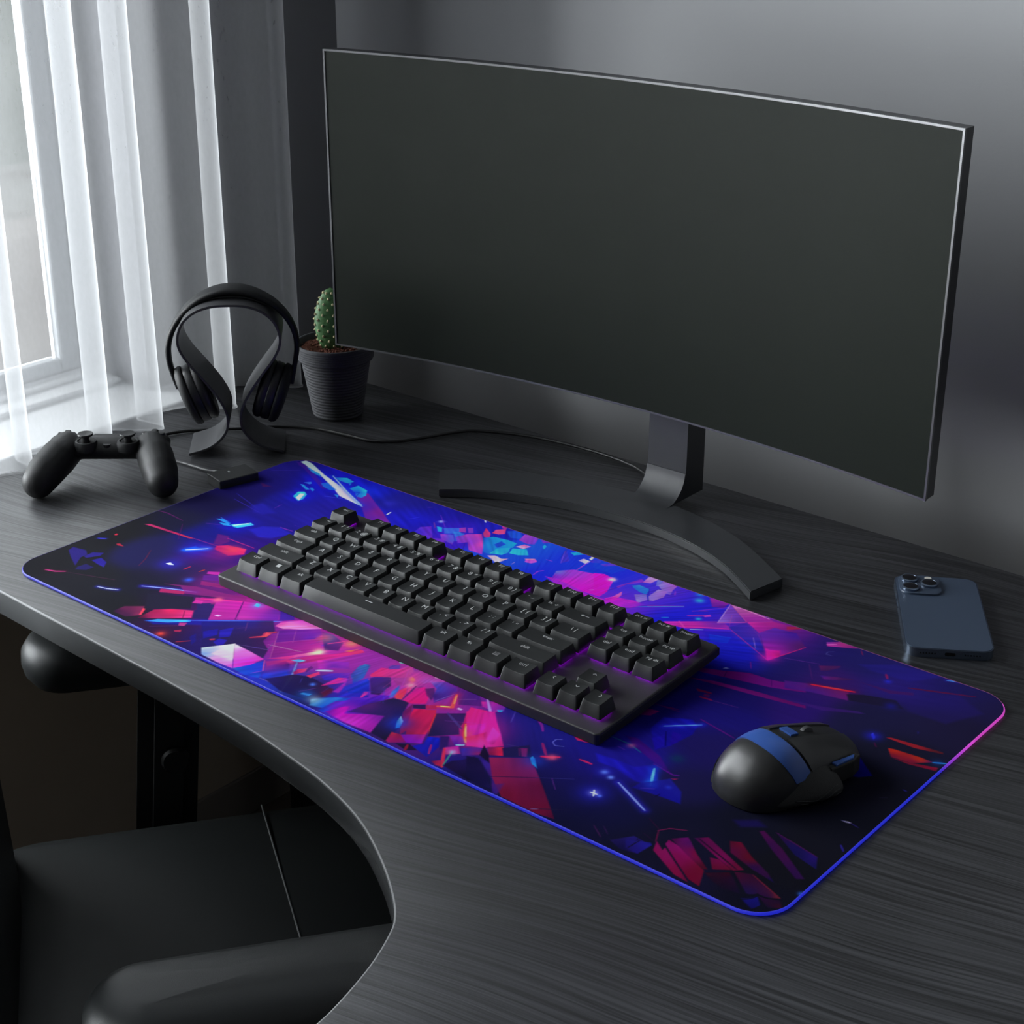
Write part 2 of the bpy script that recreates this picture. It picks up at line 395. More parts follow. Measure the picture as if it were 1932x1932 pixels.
# ------------------------------------------------------------------ gaming mat with printed artwork
ANCH=[[-444,-179,30,30,34],[-441,-143,32,32,36],[-451,-81,30,30,34],[-447,-49,30,30,34],[-366,-178,32,32,38],[-290,-191,30,30,36],[-305,-127,30,30,42],[-365,-79,33,32,70],[-304,-94,36,30,70],[-417,-15,28,28,50],[-420,40,25,22,60],[-427,84,28,22,90],[-424,138,28,22,100],[-430,177,30,24,120],[-354,-17,25,25,110],[-346,36,30,25,120],[-349,101,30,28,130],[-316,-20,40,20,110],[-321,-59,60,25,100],[-265,-93,100,30,110],[-257,-133,45,25,70],[-378,178,25,25,170],[-320,105,35,28,140],[-318,186,25,25,170],[-264,182,30,28,130],[-242,142,30,28,175],[-197,161,28,25,150],[-185,200,28,24,140],[-170,157,60,30,190],[-131,190,30,30,170],[-75,132,30,70,220],[-70,170,30,80,220],[-29,171,30,50,215],[-22,128,30,40,220],[3,165,30,60,220],[31,172,30,40,220],[68,141,110,40,200],[66,170,60,50,215],[99,168,80,40,200],[135,153,25,30,205],[144,175,40,35,200],[171,154,80,30,190],[200,136,30,40,200],[197,176,90,40,150],[226,186,130,30,140],[245,175,60,25,120],[224,117,28,28,170],[211,93,20,20,140],[264,124,30,25,90],[273,184,30,25,90],[308,123,50,25,95],[321,185,32,28,90],[363,157,40,28,110],[396,173,32,26,90],[421,193,30,26,80],[441,181,30,25,60],[432,121,28,24,50],[410,114,30,27,60],[368,101,28,26,60],[414,62,22,22,40],[428,-8,20,20,32],[434,-61,16,17,28],[432,-98,18,18,28],[435,-139,16,16,24],[440,-184,14,14,28],[372,-113,16,17,32],[341,-139,18,18,40],[308,-90,25,22,65],[290,-42,28,22,85],[252,15,26,20,105],[224,-8,18,14,100],[197,30,22,18,100],[256,67,24,18,90],[297,89,40,22,100],[247,-78,28,22,130],[229,-105,25,20,120],[176,-94,28,26,125],[136,-94,28,26,120],[163,-127,28,24,100],[212,-139,24,20,85],[252,-156,20,18,70],[262,-196,16,16,45],[301,-200,18,18,45],[327,-187,18,18,36],[365,-207,18,16,40],[286,-166,18,18,55],[221,-183,20,18,60],[195,-185,20,18,45],[174,-193,22,20,70],[145,-186,30,26,120],[103,-178,70,28,110],[125,-137,200,30,130],[79,-119,120,35,140],[54,-140,160,35,130],[59,-171,50,28,90],[26,-163,120,30,190],[-1,-162,50,40,190],[-50,-127,140,40,150],[-117,-117,150,35,140],[-156,-121,110,32,130],[-71,-133,190,45,150],[-101,-158,140,35,135],[-86,-184,40,50,190],[-57,-185,40,60,190],[-36,-179,28,28,70],[-158,-152,45,28,85],[-186,-161,35,28,100],[-195,-126,160,33,128],[-7,-130,140,45,150],[21,-118,180,50,150],[49,-120,160,50,150],[-221,-176,50,25,65],[-224,-193,40,25,55],[-202,-8,70,30,140],[-63,0,120,35,160],[83,-16,60,30,140]]
ART=[
["P",[-439.1,-137.7,-442.5,-129.7,-425.2,-125.9,-415.4,-131.8,-415.0,-140.3,-402.9,-156.1,-423.9,-146.1],"2a2272",0.85,0.7],
["P",[-414.6,-136.5,-415.5,-124.8,-405.7,-118.3,-402.8,-124.7,-409.6,-137.5],"2a2278",0.9,0.7],
["P",[-400.9,-137.1,-397.5,-127.3,-384.9,-130.6,-377.4,-139.8,-389.0,-139.2],"2a2288",0.9,0.7],
["P",[-399.0,-156.2,-397.6,-146.5,-385.1,-146.2,-385.7,-155.3,-395.3,-161.6],"28226a",0.7,0.7],
["L",[-418.1,-181.2,-407.0,-177.2,-399.3,-170.8],"a8356f",2.4,1.0,2,"5a1538",0.4],
["L",[-395.9,-170.6,-344.9,-151.0],"4a2240",0.7,1.0,0,"4a2240",0.6],
["L",[-345.2,-171.5,-334.5,-168.3,-324.2,-162.9],"c8cff0",1.3,1.0,2.5,"2828a0",0.7],
["L",[-312.7,-142.2,-287.2,-128.4,-261.1,-116.7],"8fa0ff",1.5,1.0,3,"2a20a0",0.8],
["L",[-440.6,-99.0,-433.2,-94.6],"3838b8",1.6,1.0,2,"2020a0",0.4],
["P",[-434.6,-82.8,-435.6,-79.2,-432.9,-78.4,-431.7,-82.2],"b02a40",1.0,0.7],
["P",[-414.6,-95.4,-411.5,-92.8,-402.6,-94.7,-410.3,-97.2],"a0283c",1.0,0.7],
["P",[-432.7,-44.3,-427.3,-39.7,-385.8,-36.1,-363.0,-34.3,-366.5,-37.3,-395.2,-40.3],"a02858 a82c5c b02850 d84030 a82848 902050",1.0,0.7],
["L",[-363.0,-34.3,-329.8,-31.1,-302.3,-29.4],"8a1f58",1.2,1.0,0,"8a1f58",0.6],
["L",[-449.8,-11.1,-437.7,-8.8,-408.4,-11.5],"5a1c58",1.3,1.0,0,"5a1c58",0.6],
["L",[-401.5,-17.2,-373.6,-46.2],"4a1850",0.8,1.0,0,"4a1850",0.6],
["L",[-373.7,-82.5,-360.8,-99.9,-353.3,-114.2],"5a2038",0.9,1.0,0,"5a2038",0.6],
["B",[-340.0,-50.5,20,20],"2020b8",0.75],
["P",[-350.1,-62.6,-346.4,-45.2,-336.5,-47.6,-342.8,-60.0],"1c48d0",0.6,3],
["L",[-346.6,-58.2,-331.3,-41.7],"d8f0ff",1.9,1.0,4,"1c60e0",0.9],
["B",[-331.6,-90.8,14,14],"2828b0",0.7],
["P",[-336.5,-93.2,-334.3,-88.6,-326.9,-90.3,-331.4,-93.1],"d8e8ff",1.0,0.7],
["L",[-311.3,-90.4,-311.0,-82.0],"a82848",1.8,1.0,0,"a82848",0.6],
["L",[-295.1,-83.9,-293.9,-77.8],"b03828",1.6,1.0,0,"b03828",0.6],
["B",[-288.2,-103.2,5,5],"3050d0",0.9],
["P",[-329.8,-31.1,-321.9,-22.6,-299.8,-16.6,-291.3,-27.2,-302.1,-39.8,-325.2,-38.0],"d02060 e02868 e83060 d02058 c8205a b01c58",0.95,2],
["B",[-310.0,-28.8,10,10],"ff5040",0.8],
["B",[-311.0,-36.8,22,22],"901c70",0.5],
["P",[-288.3,-78.2,-278.0,-71.2,-273.3,-76.6,-285.2,-82.3],"a82890",1.0,0.7],
["P",[-284.8,-86.9,-273.9,-76.1,-263.2,-85.4,-277.7,-94.3],"5c2080",0.8,0.7],
["P",[-276.6,-96.7,-248.7,-86.2,-242.0,-92.0,-270.6,-103.1],"8a2468",0.8,0.7],
["P",[-300.2,-124.7,-271.1,-108.4,-233.6,-99.3,-214.2,-92.5,-208.8,-97.3,-226.2,-105.7,-271.2,-127.8,-287.8,-140.2,-292.0,-134.1,-268.8,-124.2,-282.7,-118.2],"80246c",0.75,0.7],
["P",[-293.8,-134.0,-270.7,-122.6,-266.4,-127.6,-289.2,-139.8],"982456",1.0,0.7],
["P",[-252.0,-124.4,-224.3,-107.3,-173.6,-86.4,-152.9,-105.4,-190.3,-136.9,-205.7,-148.4,-221.7,-123.8,-244.3,-133.6],"b02a80 b02a80 b02890 a82890 a02888 a82c88 982480 b02a88",0.9,0.7],
["P",[-295.0,-149.4,-254.6,-125.0,-237.5,-143.3,-270.8,-171.4],"222032",0.95,0.7],
["P",[-240.9,-132.3,-228.0,-119.8,-205.7,-148.4,-219.6,-155.6,-231.4,-144.3,-230.8,-140.8],"282058",0.95,0.7],
["P",[-245.5,-134.6,-247.3,-128.3,-239.8,-125.0,-237.1,-130.0],"c02e90",1.0,0.7],
["P",[-231.3,-122.6,-229.8,-118.2,-225.7,-122.5,-229.5,-124.8],"902470",0.7,0.7],
["P",[-290.3,-195.5,-290.0,-181.4,-275.3,-169.0,-262.8,-182.9,-271.2,-194.6],"301838 602048 782850 802850 401c40",0.9,2],
["P",[-273.3,-172.0,-269.8,-172.1,-262.8,-182.9,-264.4,-184.3],"e03850",1.0,0.7],
["P",[-260.6,-188.6,-262.4,-167.4,-250.4,-155.7,-231.4,-144.3,-221.3,-155.5,-244.1,-176.8],"501838 901c48 c82458 c83070 d03080 a02458",1,1.5],
["L",[-237.9,-149.8,-227.2,-161.4],"701840",0.9,1.0,0,"701840",0.6],
["P",[-251.3,-186.8,-192.1,-135.4,-177.8,-124.8,-169.2,-132.4,-182.5,-143.7,-238.5,-187.9],"1e1e90",0.8,4],
["P",[-250.5,-188.8,-243.8,-178.4,-217.7,-158.5,-215.5,-161.7,-231.2,-176.7],"2860d0 3890f0 40b8f8 38a8e8 3890e8",1,0.8],
["L",[-217.6,-159.9,-167.9,-119.8,-136.6,-95.1],"5078f0",1.2,1.0,2.5,"2020a0",0.5],
["P",[-222.1,-169.6,-216.1,-165.2,-213.2,-171.0,-218.4,-173.9],"b03878",0.9,0.7],
["P",[-213.6,-183.1,-209.5,-177.3,-206.3,-181.3,-211.1,-184.5],"90244a",1.0,0.7],
["B",[-217.6,-195.8,4,4],"ff5840",1],
["B",[-217.6,-195.8,9,9],"a02838",0.5],
["L",[-193.9,-196.7,-184.7,-186.1],"90283c",1.6,1.0,0,"90283c",0.6],
["L",[-175.2,-174.4,-170.4,-169.2],"a02c50",2,1.0,0,"a02c50",0.6],
["P",[-184.5,-173.1,-181.3,-155.8,-174.3,-164.5,-179.3,-180.1],"241c78",0.9,0.7],
["P",[-179.2,-157.0,-171.9,-145.0,-164.1,-155.9,-171.1,-164.6],"2a24a0",0.9,0.7],
["P",[-166.6,-175.1,-168.6,-165.4,-159.8,-163.7,-155.5,-171.4,-159.3,-177.4],"2a24a8",0.9,0.7],
["P",[-192.2,-182.4,-192.7,-174.2,-180.7,-184.2,-178.8,-191.0],"201c78",0.8,0.7],
["B",[-359.8,167.4,45,45],"1a18c8",0.75],
["B",[-360.1,116.6,18,18],"1818d0",0.7],
["B",[-353.7,18.7,20,20],"1818c8",0.7],
["B",[-314.6,171.6,25,25],"1830d8",0.7],
["P",[-447.4,191.5,-442.9,196.2,-352.8,152.0,-357.5,148.0],"4a1c90",0.6,2],
["P",[-317.7,160.7,-308.6,172.5,-259.4,144.9,-232.2,128.8,-256.3,116.2,-285.5,138.8],"5a2098 802090 802080 802898 682090 5020a0",0.85,2],
["P",[-442.9,196.2,-436.9,200.3,-386.7,179.6,-331.1,161.9,-285.7,140.7,-327.4,146.2,-350.4,158.3,-390.5,176.3,-418.6,183.8],"b8d8f0 c0d8e8 b8c8e0 e0c8d8 e0f0f8 e0c8d8 c8c8e0 d8d8e8 c0d8e8",1,1],
["P",[-419.6,183.0,-393.0,178.6,-384.7,172.4,-402.3,175.3],"28a0e8",0.8,1.5],
["P",[-370.3,158.6,-366.9,165.7,-342.9,156.2,-348.6,151.4,-361.3,153.3],"1e70e0",0.8,1.5],
["P",[-335.6,145.6,-330.7,147.6,-325.9,141.3],"3098e8",0.8,0.7],
["L",[-376.0,183.3,-328.8,159.6,-289.8,143.2],"8fb0f8",1.9,1.0,3,"1848e0",0.5],
["P",[-371.4,181.4,-359.1,189.6,-345.1,186.3,-346.4,178.8,-359.9,178.1],"2868e0 20a8d8 2098e0 2090e0 2880e0",1,1],
["P",[-334.9,169.2,-333.1,181.4,-315.2,177.4,-306.0,166.4,-305.3,158.7,-312.2,157.0,-321.1,164.1],"2080e0 20b0e0 28b8d8 28a8e0 2878e0 2060e0 1848d8",1,1.5],
["P",[-348.7,181.1,-343.5,181.2,-340.7,174.9],"2080e0",0.8,0.7],
["L",[-328.1,162.4,-317.3,167.3,-310.9,153.9],"1830b8",1,1.0,0,"1830b8",0.6],
["P",[-367.4,112.5,-372.5,124.8,-366.9,129.6,-359.1,125.7,-352.7,114.6,-352.8,106.3],"28a0f0 30b8f0 38c0f0 30a0f0 2898f0 3090f0",1,1.2],
["P",[-361.6,111.2,-366.7,122.7,-362.2,125.2,-353.0,108.2],"e0f0f0",1,0.6],
["P",[-387.3,142.1,-383.2,143.4,-367.3,137.7,-370.6,134.9],"2890f0",0.9,0.7],
["P",[-388.0,147.9,-382.5,154.7,-378.4,151.7,-378.4,148.3],"3878e8",0.8,0.7],
["P",[-370.8,141.0,-368.9,143.5,-361.7,140.3,-360.9,135.9],"2888e8",0.9,0.7],
["P",[-360.2,15.1,-347.2,31.8,-340.1,30.1,-348.1,13.8,-353.9,12.7],"40c8f0 48c8f0 3898f0 30b0f0 38c0f0",1,0.8],
["P",[-358.2,14.9,-348.6,29.8,-346.4,29.4,-355.0,15.2],"c0e8f8",0.9,0.7],
["P",[-384.9,15.5,-377.8,19.5,-360.9,15.7,-364.0,13.8],"2890e8",0.9,0.7],
["P",[-374.6,10.6,-365.1,14.7,-356.0,12.9,-365.4,8.8],"2ca0f0",0.9,0.7],
["L",[-383.0,20.9,-364.4,17.3],"3070e8",1,1.0,0,"3070e8",0.6],
["P",[-425.4,116.4,-406.1,115.6,-413.7,109.1],"601848",0.5,3],
["P",[-383.6,64.1,-378.0,76.9,-346.3,67.6,-355.1,56.2,-367.0,54.1],"2420a0",0.6,6],
["P",[-335.9,18.5,-330.7,34.2,-314.1,44.4,-292.4,40.2,-300.0,18.9,-312.8,11.8],"2824b8",0.7,5],
["L",[-314.1,44.4,-296.8,45.8],"6a2898",1.5,1.0,0,"6a2898",0.6],
["L",[-411.7,64.8,-363.3,57.2],"30249a",1,1.0,0,"30249a",0.6],
["L",[-421.9,77.0,-374.3,63.9],"2a2494",1,1.0,0,"2a2494",0.6],
["P",[-336.3,-29.9,-352.2,-10.2,-338.9,-6.5,-327.3,-15.1,-328.8,-27.3],"701c68",0.6,3],
["L",[-335.5,-11.0,-295.4,-9.9],"a02470",1.3,1.0,0,"a02470",0.6],
["L",[-250.5,142.5,-252.1,150.2],"d0d0f8",1.8,1.0,0,"d0d0f8",0.6],
["L",[-443.3,149.5,-417.9,170.9],"3a2aa0",0.7,1.0,0,"3a2aa0",0.6],
["L",[-340.6,135.1,-319.0,143.0],"3a40d0",0.8,1.0,0,"3a40d0",0.6],
["B",[-270.0,168.0,10,10],"3030c0",0.5],
["B",[-212.9,154.1,20,20],"1c1cc8",0.5],
["P",[-196.6,129.8,-200.0,142.0,-192.0,150.7,-170.7,129.3,-159.1,135.4,-149.7,125.1,-171.5,125.0],"4028c8 6030c8 7028c0 7830c8 8030c0 7028c0 5030d0",0.85,1.5],
["P",[-187.5,154.5,-181.0,156.1,-173.7,147.2,-177.8,145.6],"20a0e8",0.9,1.5],
["P",[-179.2,155.8,-165.7,167.2,-155.2,157.2,-168.6,145.9],"3868e0",0.85,1.5],
["P",[-166.1,166.8,-161.7,172.5,-153.1,162.7,-159.4,159.3],"a038a8",0.9,0.7],
["P",[-159.4,172.5,-155.3,176.7,-145.9,166.9,-149.9,163.6],"8838b8",0.85,0.7],
["P",[-171.2,141.9,-159.5,149.8,-149.2,140.1,-143.5,130.3,-161.7,133.2],"b040c0 5060d8 5060d8 8040c8 8038c0",0.85,1.5],
["P",[-165.3,156.2,-152.5,159.5,-143.1,148.9,-146.5,138.7],"3088e0",0.7,2],
["P",[-154.0,147.1,-148.9,160.7,-137.3,170.4,-118.0,151.8,-103.6,131.7,-121.2,131.1,-134.9,144.8,-141.0,136.1],"7038c8 b040b8 c83aa0 e048b0 b038c0 c040c0 9038c0 7030c8",0.92,1.5],
["P",[-137.3,172.3,-144.1,185.4,-131.1,177.5,-124.6,168.2,-129.9,165.5],"a83070 d83060 c83078 c83080 903080",1,0.8],
["P",[-130.7,179.8,-133.2,188.9,-126.0,196.9,-118.6,186.3,-123.4,181.1],"e04070 e84880 d84078 d03c80 e04880",1,0.7],
["P",[-137.1,202.7,-128.0,206.5,-126.0,196.9,-129.6,195.7],"c83088",0.9,0.7],
["P",[-129.9,163.7,-122.9,173.3,-105.9,176.6,-93.4,176.2,-89.8,164.8,-100.3,152.3,-96.7,137.6,-106.3,136.6],"2050c0 1c98d0 1ca0d8 20a8e0 2098e0 2080d8 2878e0 2060e0",0.95,1],
["P",[-99.3,138.9,-101.2,153.4,-91.6,163.3,-85.4,152.4,-87.1,143.9],"30b0d8 20a0d0 28a8e0 2890d8 30b8e0",1,0.6],
["P",[-83.6,152.1,-88.9,163.7,-75.8,171.2,-65.0,160.8,-73.6,154.3],"30b8d8 28b0d8 28b0e0 2ca0e0 30b8d8",1,0.6],
["P",[-110.1,158.5,-109.3,170.0,-100.4,166.6,-102.1,154.4],"2038c0",0.8,0.7],
["P",[-121.4,193.2,-111.6,205.2,-96.1,188.5,-107.7,182.4],"2060d8",0.7,2],
["P",[-97.0,184.1,-101.6,198.7,-85.5,204.8,-77.5,185.9,-84.6,181.8],"9838b8 a840b8 7838c0 6838c0 9038c0",0.95,1],
["P",[-79.3,199.0,-71.3,205.7,-64.3,202.5,-72.3,194.0],"7830b8",0.9,0.7],
["P",[-89.0,169.1,-85.5,179.2,-76.7,179.4,-79.3,170.0],"d8b0d8 d860b0 c068d0 e0b0d0",1,1],
["P",[-67.5,187.2,-69.2,193.0,-64.4,189.8,-62.3,182.6],"28b0e8",1.0,0.7],
["P",[-57.8,145.9,-61.6,153.1,-53.4,158.3,-47.9,154.2,-50.6,147.8],"c050d0",1.0,0.7],
["P",[-62.9,152.0,-55.1,158.6,-52.9,157.7,-60.7,151.1],"f090a0",0.8,0.7],
["P",[-97.5,133.4,-91.4,138.5,-81.0,136.7,-75.8,141.1,-78.4,125.0],"d8a0d0 f0c8d8 f0c0c8 d890c0 f0c8d0",1,1.2],
["L",[-31.9,128.6,-33.4,137.4,-30.3,142.4],"8838d0",1.8,1.0,0,"8838d0",0.6],
["L",[-64.7,133.2,-65.5,139.4],"8070e0",1.2,1.0,0,"8070e0",0.6],
["L",[-44.3,164.9,-37.6,165.7],"8040d0",1.2,1.0,0,"8040d0",0.6],
["P",[-35.8,194.3,-30.5,200.5,-22.0,200.6,-29.0,191.1],"20a0e0",0.9,1],
["P",[-34.4,176.1,-45.2,198.8,-24.2,177.7,-27.8,167.8],"4830b0",0.7,2],
["L",[-42.7,193.8,-27.8,167.8],"6848d0",0.9,1.0,0,"6848d0",0.6],
["P",[-18.1,184.6,-16.3,191.4,-7.0,190.5,-6.4,182.3],"a090e0 c8b0e8 f0f0f0 c0c0e8",1,0.8],
["P",[-11.9,195.0,-13.4,202.5,-9.6,202.2,-8.2,192.9],"e0d8d8",1.0,0.7],
["P",[-8.7,190.8,-3.3,202.3,4.0,194.6,-4.5,189.1],"6030c0",0.7,0.7],
["L",[-7.9,189.7,-4.6,160.0],"9048d0",1.4,1.0,0,"9048d0",0.6],
["P",[-13.5,135.7,-19.8,150.6,-7.8,164.1,27.1,173.3,36.2,174.3,48.2,145.3,49.1,131.7,30.0,130.0,4.4,134.4],"8028c8 6868d8 a038d0 d820c8 e040d0 d818c0 d818c0 d818c8 d020c8",1,1],
["P",[-20.2,133.4,-8.6,136.6,9.3,135.2,36.3,128.9,64.6,130.7,70.1,129.0,41.6,108.1],"c828c8",0.8,3],
["B",[35.5,170.4,4,4],"ffc8f0",1],
["L",[32.7,137.1,38.6,143.7],"f068e0",1.5,1.0,0,"f068e0",0.6],
["P",[55.4,132.3,60.0,142.5,66.5,133.8,58.4,130.1],"e02cc0",0.9,0.7],
["L",[-158.4,200.1,-154.0,196.1],"c8d0ff",1.5,1.0,0,"c8d0ff",0.6],
["B",[-192.4,166.8,3,3],"a0b0ff",1],
["L",[-196.3,162.4,-187.8,170.7],"4040d0",0.8,1.0,0,"4040d0",0.6],
["L",[-230.2,186.8,-226.5,190.0],"5838b0",1,1.0,0,"5838b0",0.6],
["L",[-224.2,150.5,-218.6,160.2],"3838c8",0.8,1.0,0,"3838c8",0.6],
["L",[-196.7,160.1,-185.9,150.1],"6030a0",1.5,1.0,0,"6030a0",0.6],
["P",[-8.7,197.9,-4.3,203.3,6.6,203.9,23.3,204.1,32.9,198.6,27.2,180.2,4.2,181.1],"1c48e0",0.5,3],
["P",[12.1,170.9,22.1,176.0,36.6,173.2,44.2,148.5,47.5,135.3,39.6,135.0],"d818c0",0.95,1],
["B",[35.3,170.4,4,4],"ffe0f0",1],
["P",[4.6,191.7,13.3,202.5,21.6,202.6,11.2,190.4],"8038c0",0.6,2],
["P",[48.1,161.5,57.7,190.9,64.6,186.9,53.4,170.9,51.9,158.2],"8830c0",0.85,0.7],
["P",[63.0,185.5,60.5,198.3,66.5,205.0,71.0,200.5,70.3,188.4],"c060c8 b890d8 c088d8 c090d0 b070c8",1,0.6],
["P",[70.9,198.8,71.1,202.3,76.0,203.0,79.9,189.9,78.1,186.8],"7070d8",0.95,0.7],
["P",[79.1,189.2,76.8,203.7,94.1,201.9,96.3,189.2,100.3,179.8,92.5,179.6],"8878d8 a070c8 b058c8 a060c8 8060d0 8868d0",0.95,0.8],
["P",[59.0,172.4,64.1,178.3,77.5,176.6,81.4,165.5,73.6,165.3,64.4,168.7],"2878e8 3888e8 2870e0 2878e8 2868e0 2868e0",1,0.6],
["P",[72.4,157.8,81.4,165.5,89.4,156.3,85.8,144.0],"8060c8 7068d0 8868d0 9080d8",1,0.6],
["P",[85.8,161.2,84.1,182.2,93.6,183.7,98.2,171.6,94.9,157.8,90.9,156.0],"8868d0 a080d8 a060c8 9060c8 a078d0 8068c8",1,0.6],
["L",[76.0,178.6,86.2,161.6,92.3,154.1],"2030b0",1.2,1.0,0,"2030b0",0.6],
["P",[94.9,146.9,123.6,168.7,126.3,166.6,99.5,144.0],"9030b0",0.5,2],
["L",[89.2,136.6,124.6,167.3],"3090f0",1.2,1.0,0,"3090f0",0.6],
["P",[58.9,129.1,59.6,155.1,63.9,147.5,65.5,134.6],"b020c0 f060b0 f058b0 e030c0",1,1],
["P",[55.2,132.3,62.0,141.1,79.4,146.4,94.9,146.9,86.8,130.9,73.5,125.8],"c020c0 d020c0 c828c0 6028c8 a828c8 c828d0",0.85,3],
["L",[103.6,182.6,99.8,189.0],"9838c8",1.5,1.0,0,"9838c8",0.6],
["L",[95.8,182.4,108.9,191.9],"5038c8",1,1.0,0,"5038c8",0.6],
["B",[129.2,187.8,5,5],"30a0f8",1],
["B",[122.3,199.9,5,5],"2888f0",0.9],
["B",[150.4,154.7,3,3],"28a0f8",1],
["L",[121.9,134.5,126.7,138.6],"2888f8",1.5,1.0,0,"2888f8",0.6],
["P",[134.1,198.7,141.3,203.3,155.0,203.8,155.8,189.0,146.4,184.2],"a02890 a828a0 902890 601c90 701f98",0.9,2],
["L",[137.1,164.0,158.4,192.7],"7028b0",1.2,1.0,0,"7028b0",0.6],
["L",[139.1,153.6,155.2,167.2],"8828b0",3,1.0,0,"8828b0",0.6],
["P",[150.4,163.1,153.9,169.1,157.1,166.3,152.8,161.5],"c040b8",1.0,0.7],
["L",[136.4,165.0,148.4,173.6],"6028b0",1.6,1.0,0,"6028b0",0.6],
["P",[128.1,129.3,171.2,165.6,183.5,158.2,153.3,131.3,131.4,124.6],"d82cb0 6828a8 a028a8 d828a0 e030b0",0.9,1.5],
["L",[139.3,138.7,151.0,130.9],"f040b0",2,1.0,0,"f040b0",0.6],
["L",[151.3,134.1,184.0,155.7],"d830a8",2.2,1.0,0,"d830a8",0.6],
["L",[156.8,131.6,166.4,138.5],"90b8ff",1.6,1.0,0,"90b8ff",0.6],
["P",[169.1,159.4,156.9,200.8,188.4,177.2],"a070d0 8840b0 6830a0",0.75,0.8],
["P",[156.9,200.8,176.6,203.4,202.3,197.8,209.4,196.3,190.0,178.5],"d080b0 c050a0 a02898 a02890 a02898",0.9,0.8],
["L",[169.1,159.4,156.9,200.8],"b080e0",1,1.0,0,"b080e0",0.6],
["L",[156.9,200.8,202.3,197.8],"d888b8",1.3,1.0,0,"d888b8",0.6],
["L",[169.1,159.4,208.8,195.2],"c850b0",1.2,1.0,0,"c850b0",0.6],
["L",[156.9,200.8,216.4,159.9],"b04898",1,1.0,0,"b04898",0.6],
["P",[188.4,177.2,209.6,195.9,237.0,200.4,225.9,179.4,210.1,166.1],"d02898 b02488 601c60 801c80 a82098",0.9,3],
["P",[223.5,194.9,233.0,202.9,238.5,201.7,226.5,190.1],"a02048",0.9,1],
["P",[182.1,158.5,190.0,178.5,208.9,168.0,238.8,133.8,216.5,137.2],"3028a0 3824a0 4828a8 281c80 2428b0",0.8,1],
["P",[209.3,165.4,216.0,185.6,237.7,189.3,258.7,170.0,245.0,126.7,232.3,142.2],"6028a8 5028a8 3c1c90 501c60 e018a0 a020a0",0.85,2],
["P",[230.0,145.8,235.4,144.8,244.3,149.5,249.3,141.3,245.0,126.7],"c01898 d820a0 c01888 a01868 f020b0",0.95,3],
["L",[245.0,126.7,258.7,170.0],"c02070",1.1,1.0,0,"c02070",0.6],
["L",[245.0,126.7,182.7,157.6],"a82898",1.1,0.8,0,"a82898",0.6],
["L",[239.9,132.0,214.1,163.6],"50248c",1,1.0,0,"50248c",0.6],
["B",[242.9,131.8,10,10],"ff20a8",0.6],
["P",[175.9,134.4,195.3,142.1,199.0,130.9,184.1,124.1],"1848d8",0.8,1],
["L",[175.9,134.4,195.5,141.7],"2868e0",1,1.0,0,"2868e0",0.6],
["P",[168.3,136.6,188.4,150.7,217.7,135.4,239.1,120.3,217.3,99.3,201.2,102.1],"1818b8",0.5,6],
["P",[204.9,75.4,224.9,84.2,245.2,96.0,267.2,97.5,296.1,107.7,302.2,97.5,272.6,85.3,233.1,75.3,206.1,68.4],"700c78 700c70 6a1070 6c1078 68106c 68106c 701078 700c78 600c70",0.9,1],
["P",[205.6,53.5,229.5,63.2,269.9,71.6,314.0,77.6,316.5,73.6,268.8,64.4,227.5,57.6],"600a58 70106c 701068 681060 601060 681068 600a60",0.9,0.8],
["L",[227.6,86.5,231.8,75.5],"3c0a60",0.8,1.0,0,"3c0a60",0.6],
["L",[266.7,98.4,273.5,87.4],"3c0a60",0.8,1.0,0,"3c0a60",0.6],
["P",[224.5,42.2,239.2,44.4,241.1,42.3,228.3,39.1],"701040",0.9,0.7],
["P",[234.0,32.5,245.6,34.8,247.6,32.7,236.3,30.7],"801040",0.9,0.7],
["P",[235.5,38.8,240.4,40.0,241.6,36.5,236.9,35.0],"601050",0.8,0.7],
["P",[222.3,87.3,223.2,91.3,227.4,91.1],"8890d0",0.9,0.7],
["P",[211.1,-28.6,211.0,-14.1,223.0,-11.3,221.4,-22.0],"500c60 580c60 780c60 600c60",0.95,0.7],
["L",[234.8,114.1,241.9,103.9],"601880",1,1.0,0,"601880",0.6],
["L",[211.4,155.6,224.6,138.5],"8060c0",0.8,1.0,0,"8060c0",0.6],
["P",[-248.3,-120.5,-209.4,-100.3,-184.8,-131.0,-205.2,-148.2,-228.6,-119.0,-243.8,-124.3],"901870 b02090 a82890 a82888 a82890 901870",0.9,1],
["P",[-209.4,-100.3,-189.3,-93.4,-166.5,-91.4,-154.1,-105.1,-184.1,-130.4],"b02090 b02898 5c2490 602098 b03098",0.9,2],
["L",[-245.3,-123.0,-232.3,-114.1,-208.7,-101.0],"d82e80",1.6,1.0,0,"d82e80",0.6],
["B",[-231.6,-113.5,5,5],"ff6080",0.9],
["L",[-209.4,-100.3,-186.4,-131.2],"401860",1.3,1.0,0,"401860",0.6],
["P",[-195.1,-99.5,-196.8,-94.6,-191.7,-94.1,-189.0,-99.3],"50a0e0 80d0f0 40b0e8 2890e8",1.0,0.7],
["B",[-192.5,-97.3,7,7],"40a0e0",0.5],
["P",[-208.2,-138.6,-207.0,-135.3,-202.1,-134.0,-203.6,-137.7],"b080e0 ffe0ff a060d0 d0a0e0",1.0,0.7],
["P",[-167.2,-90.7,-148.0,-90.3,-142.6,-95.4,-153.5,-104.5],"3a2090",0.9,1],
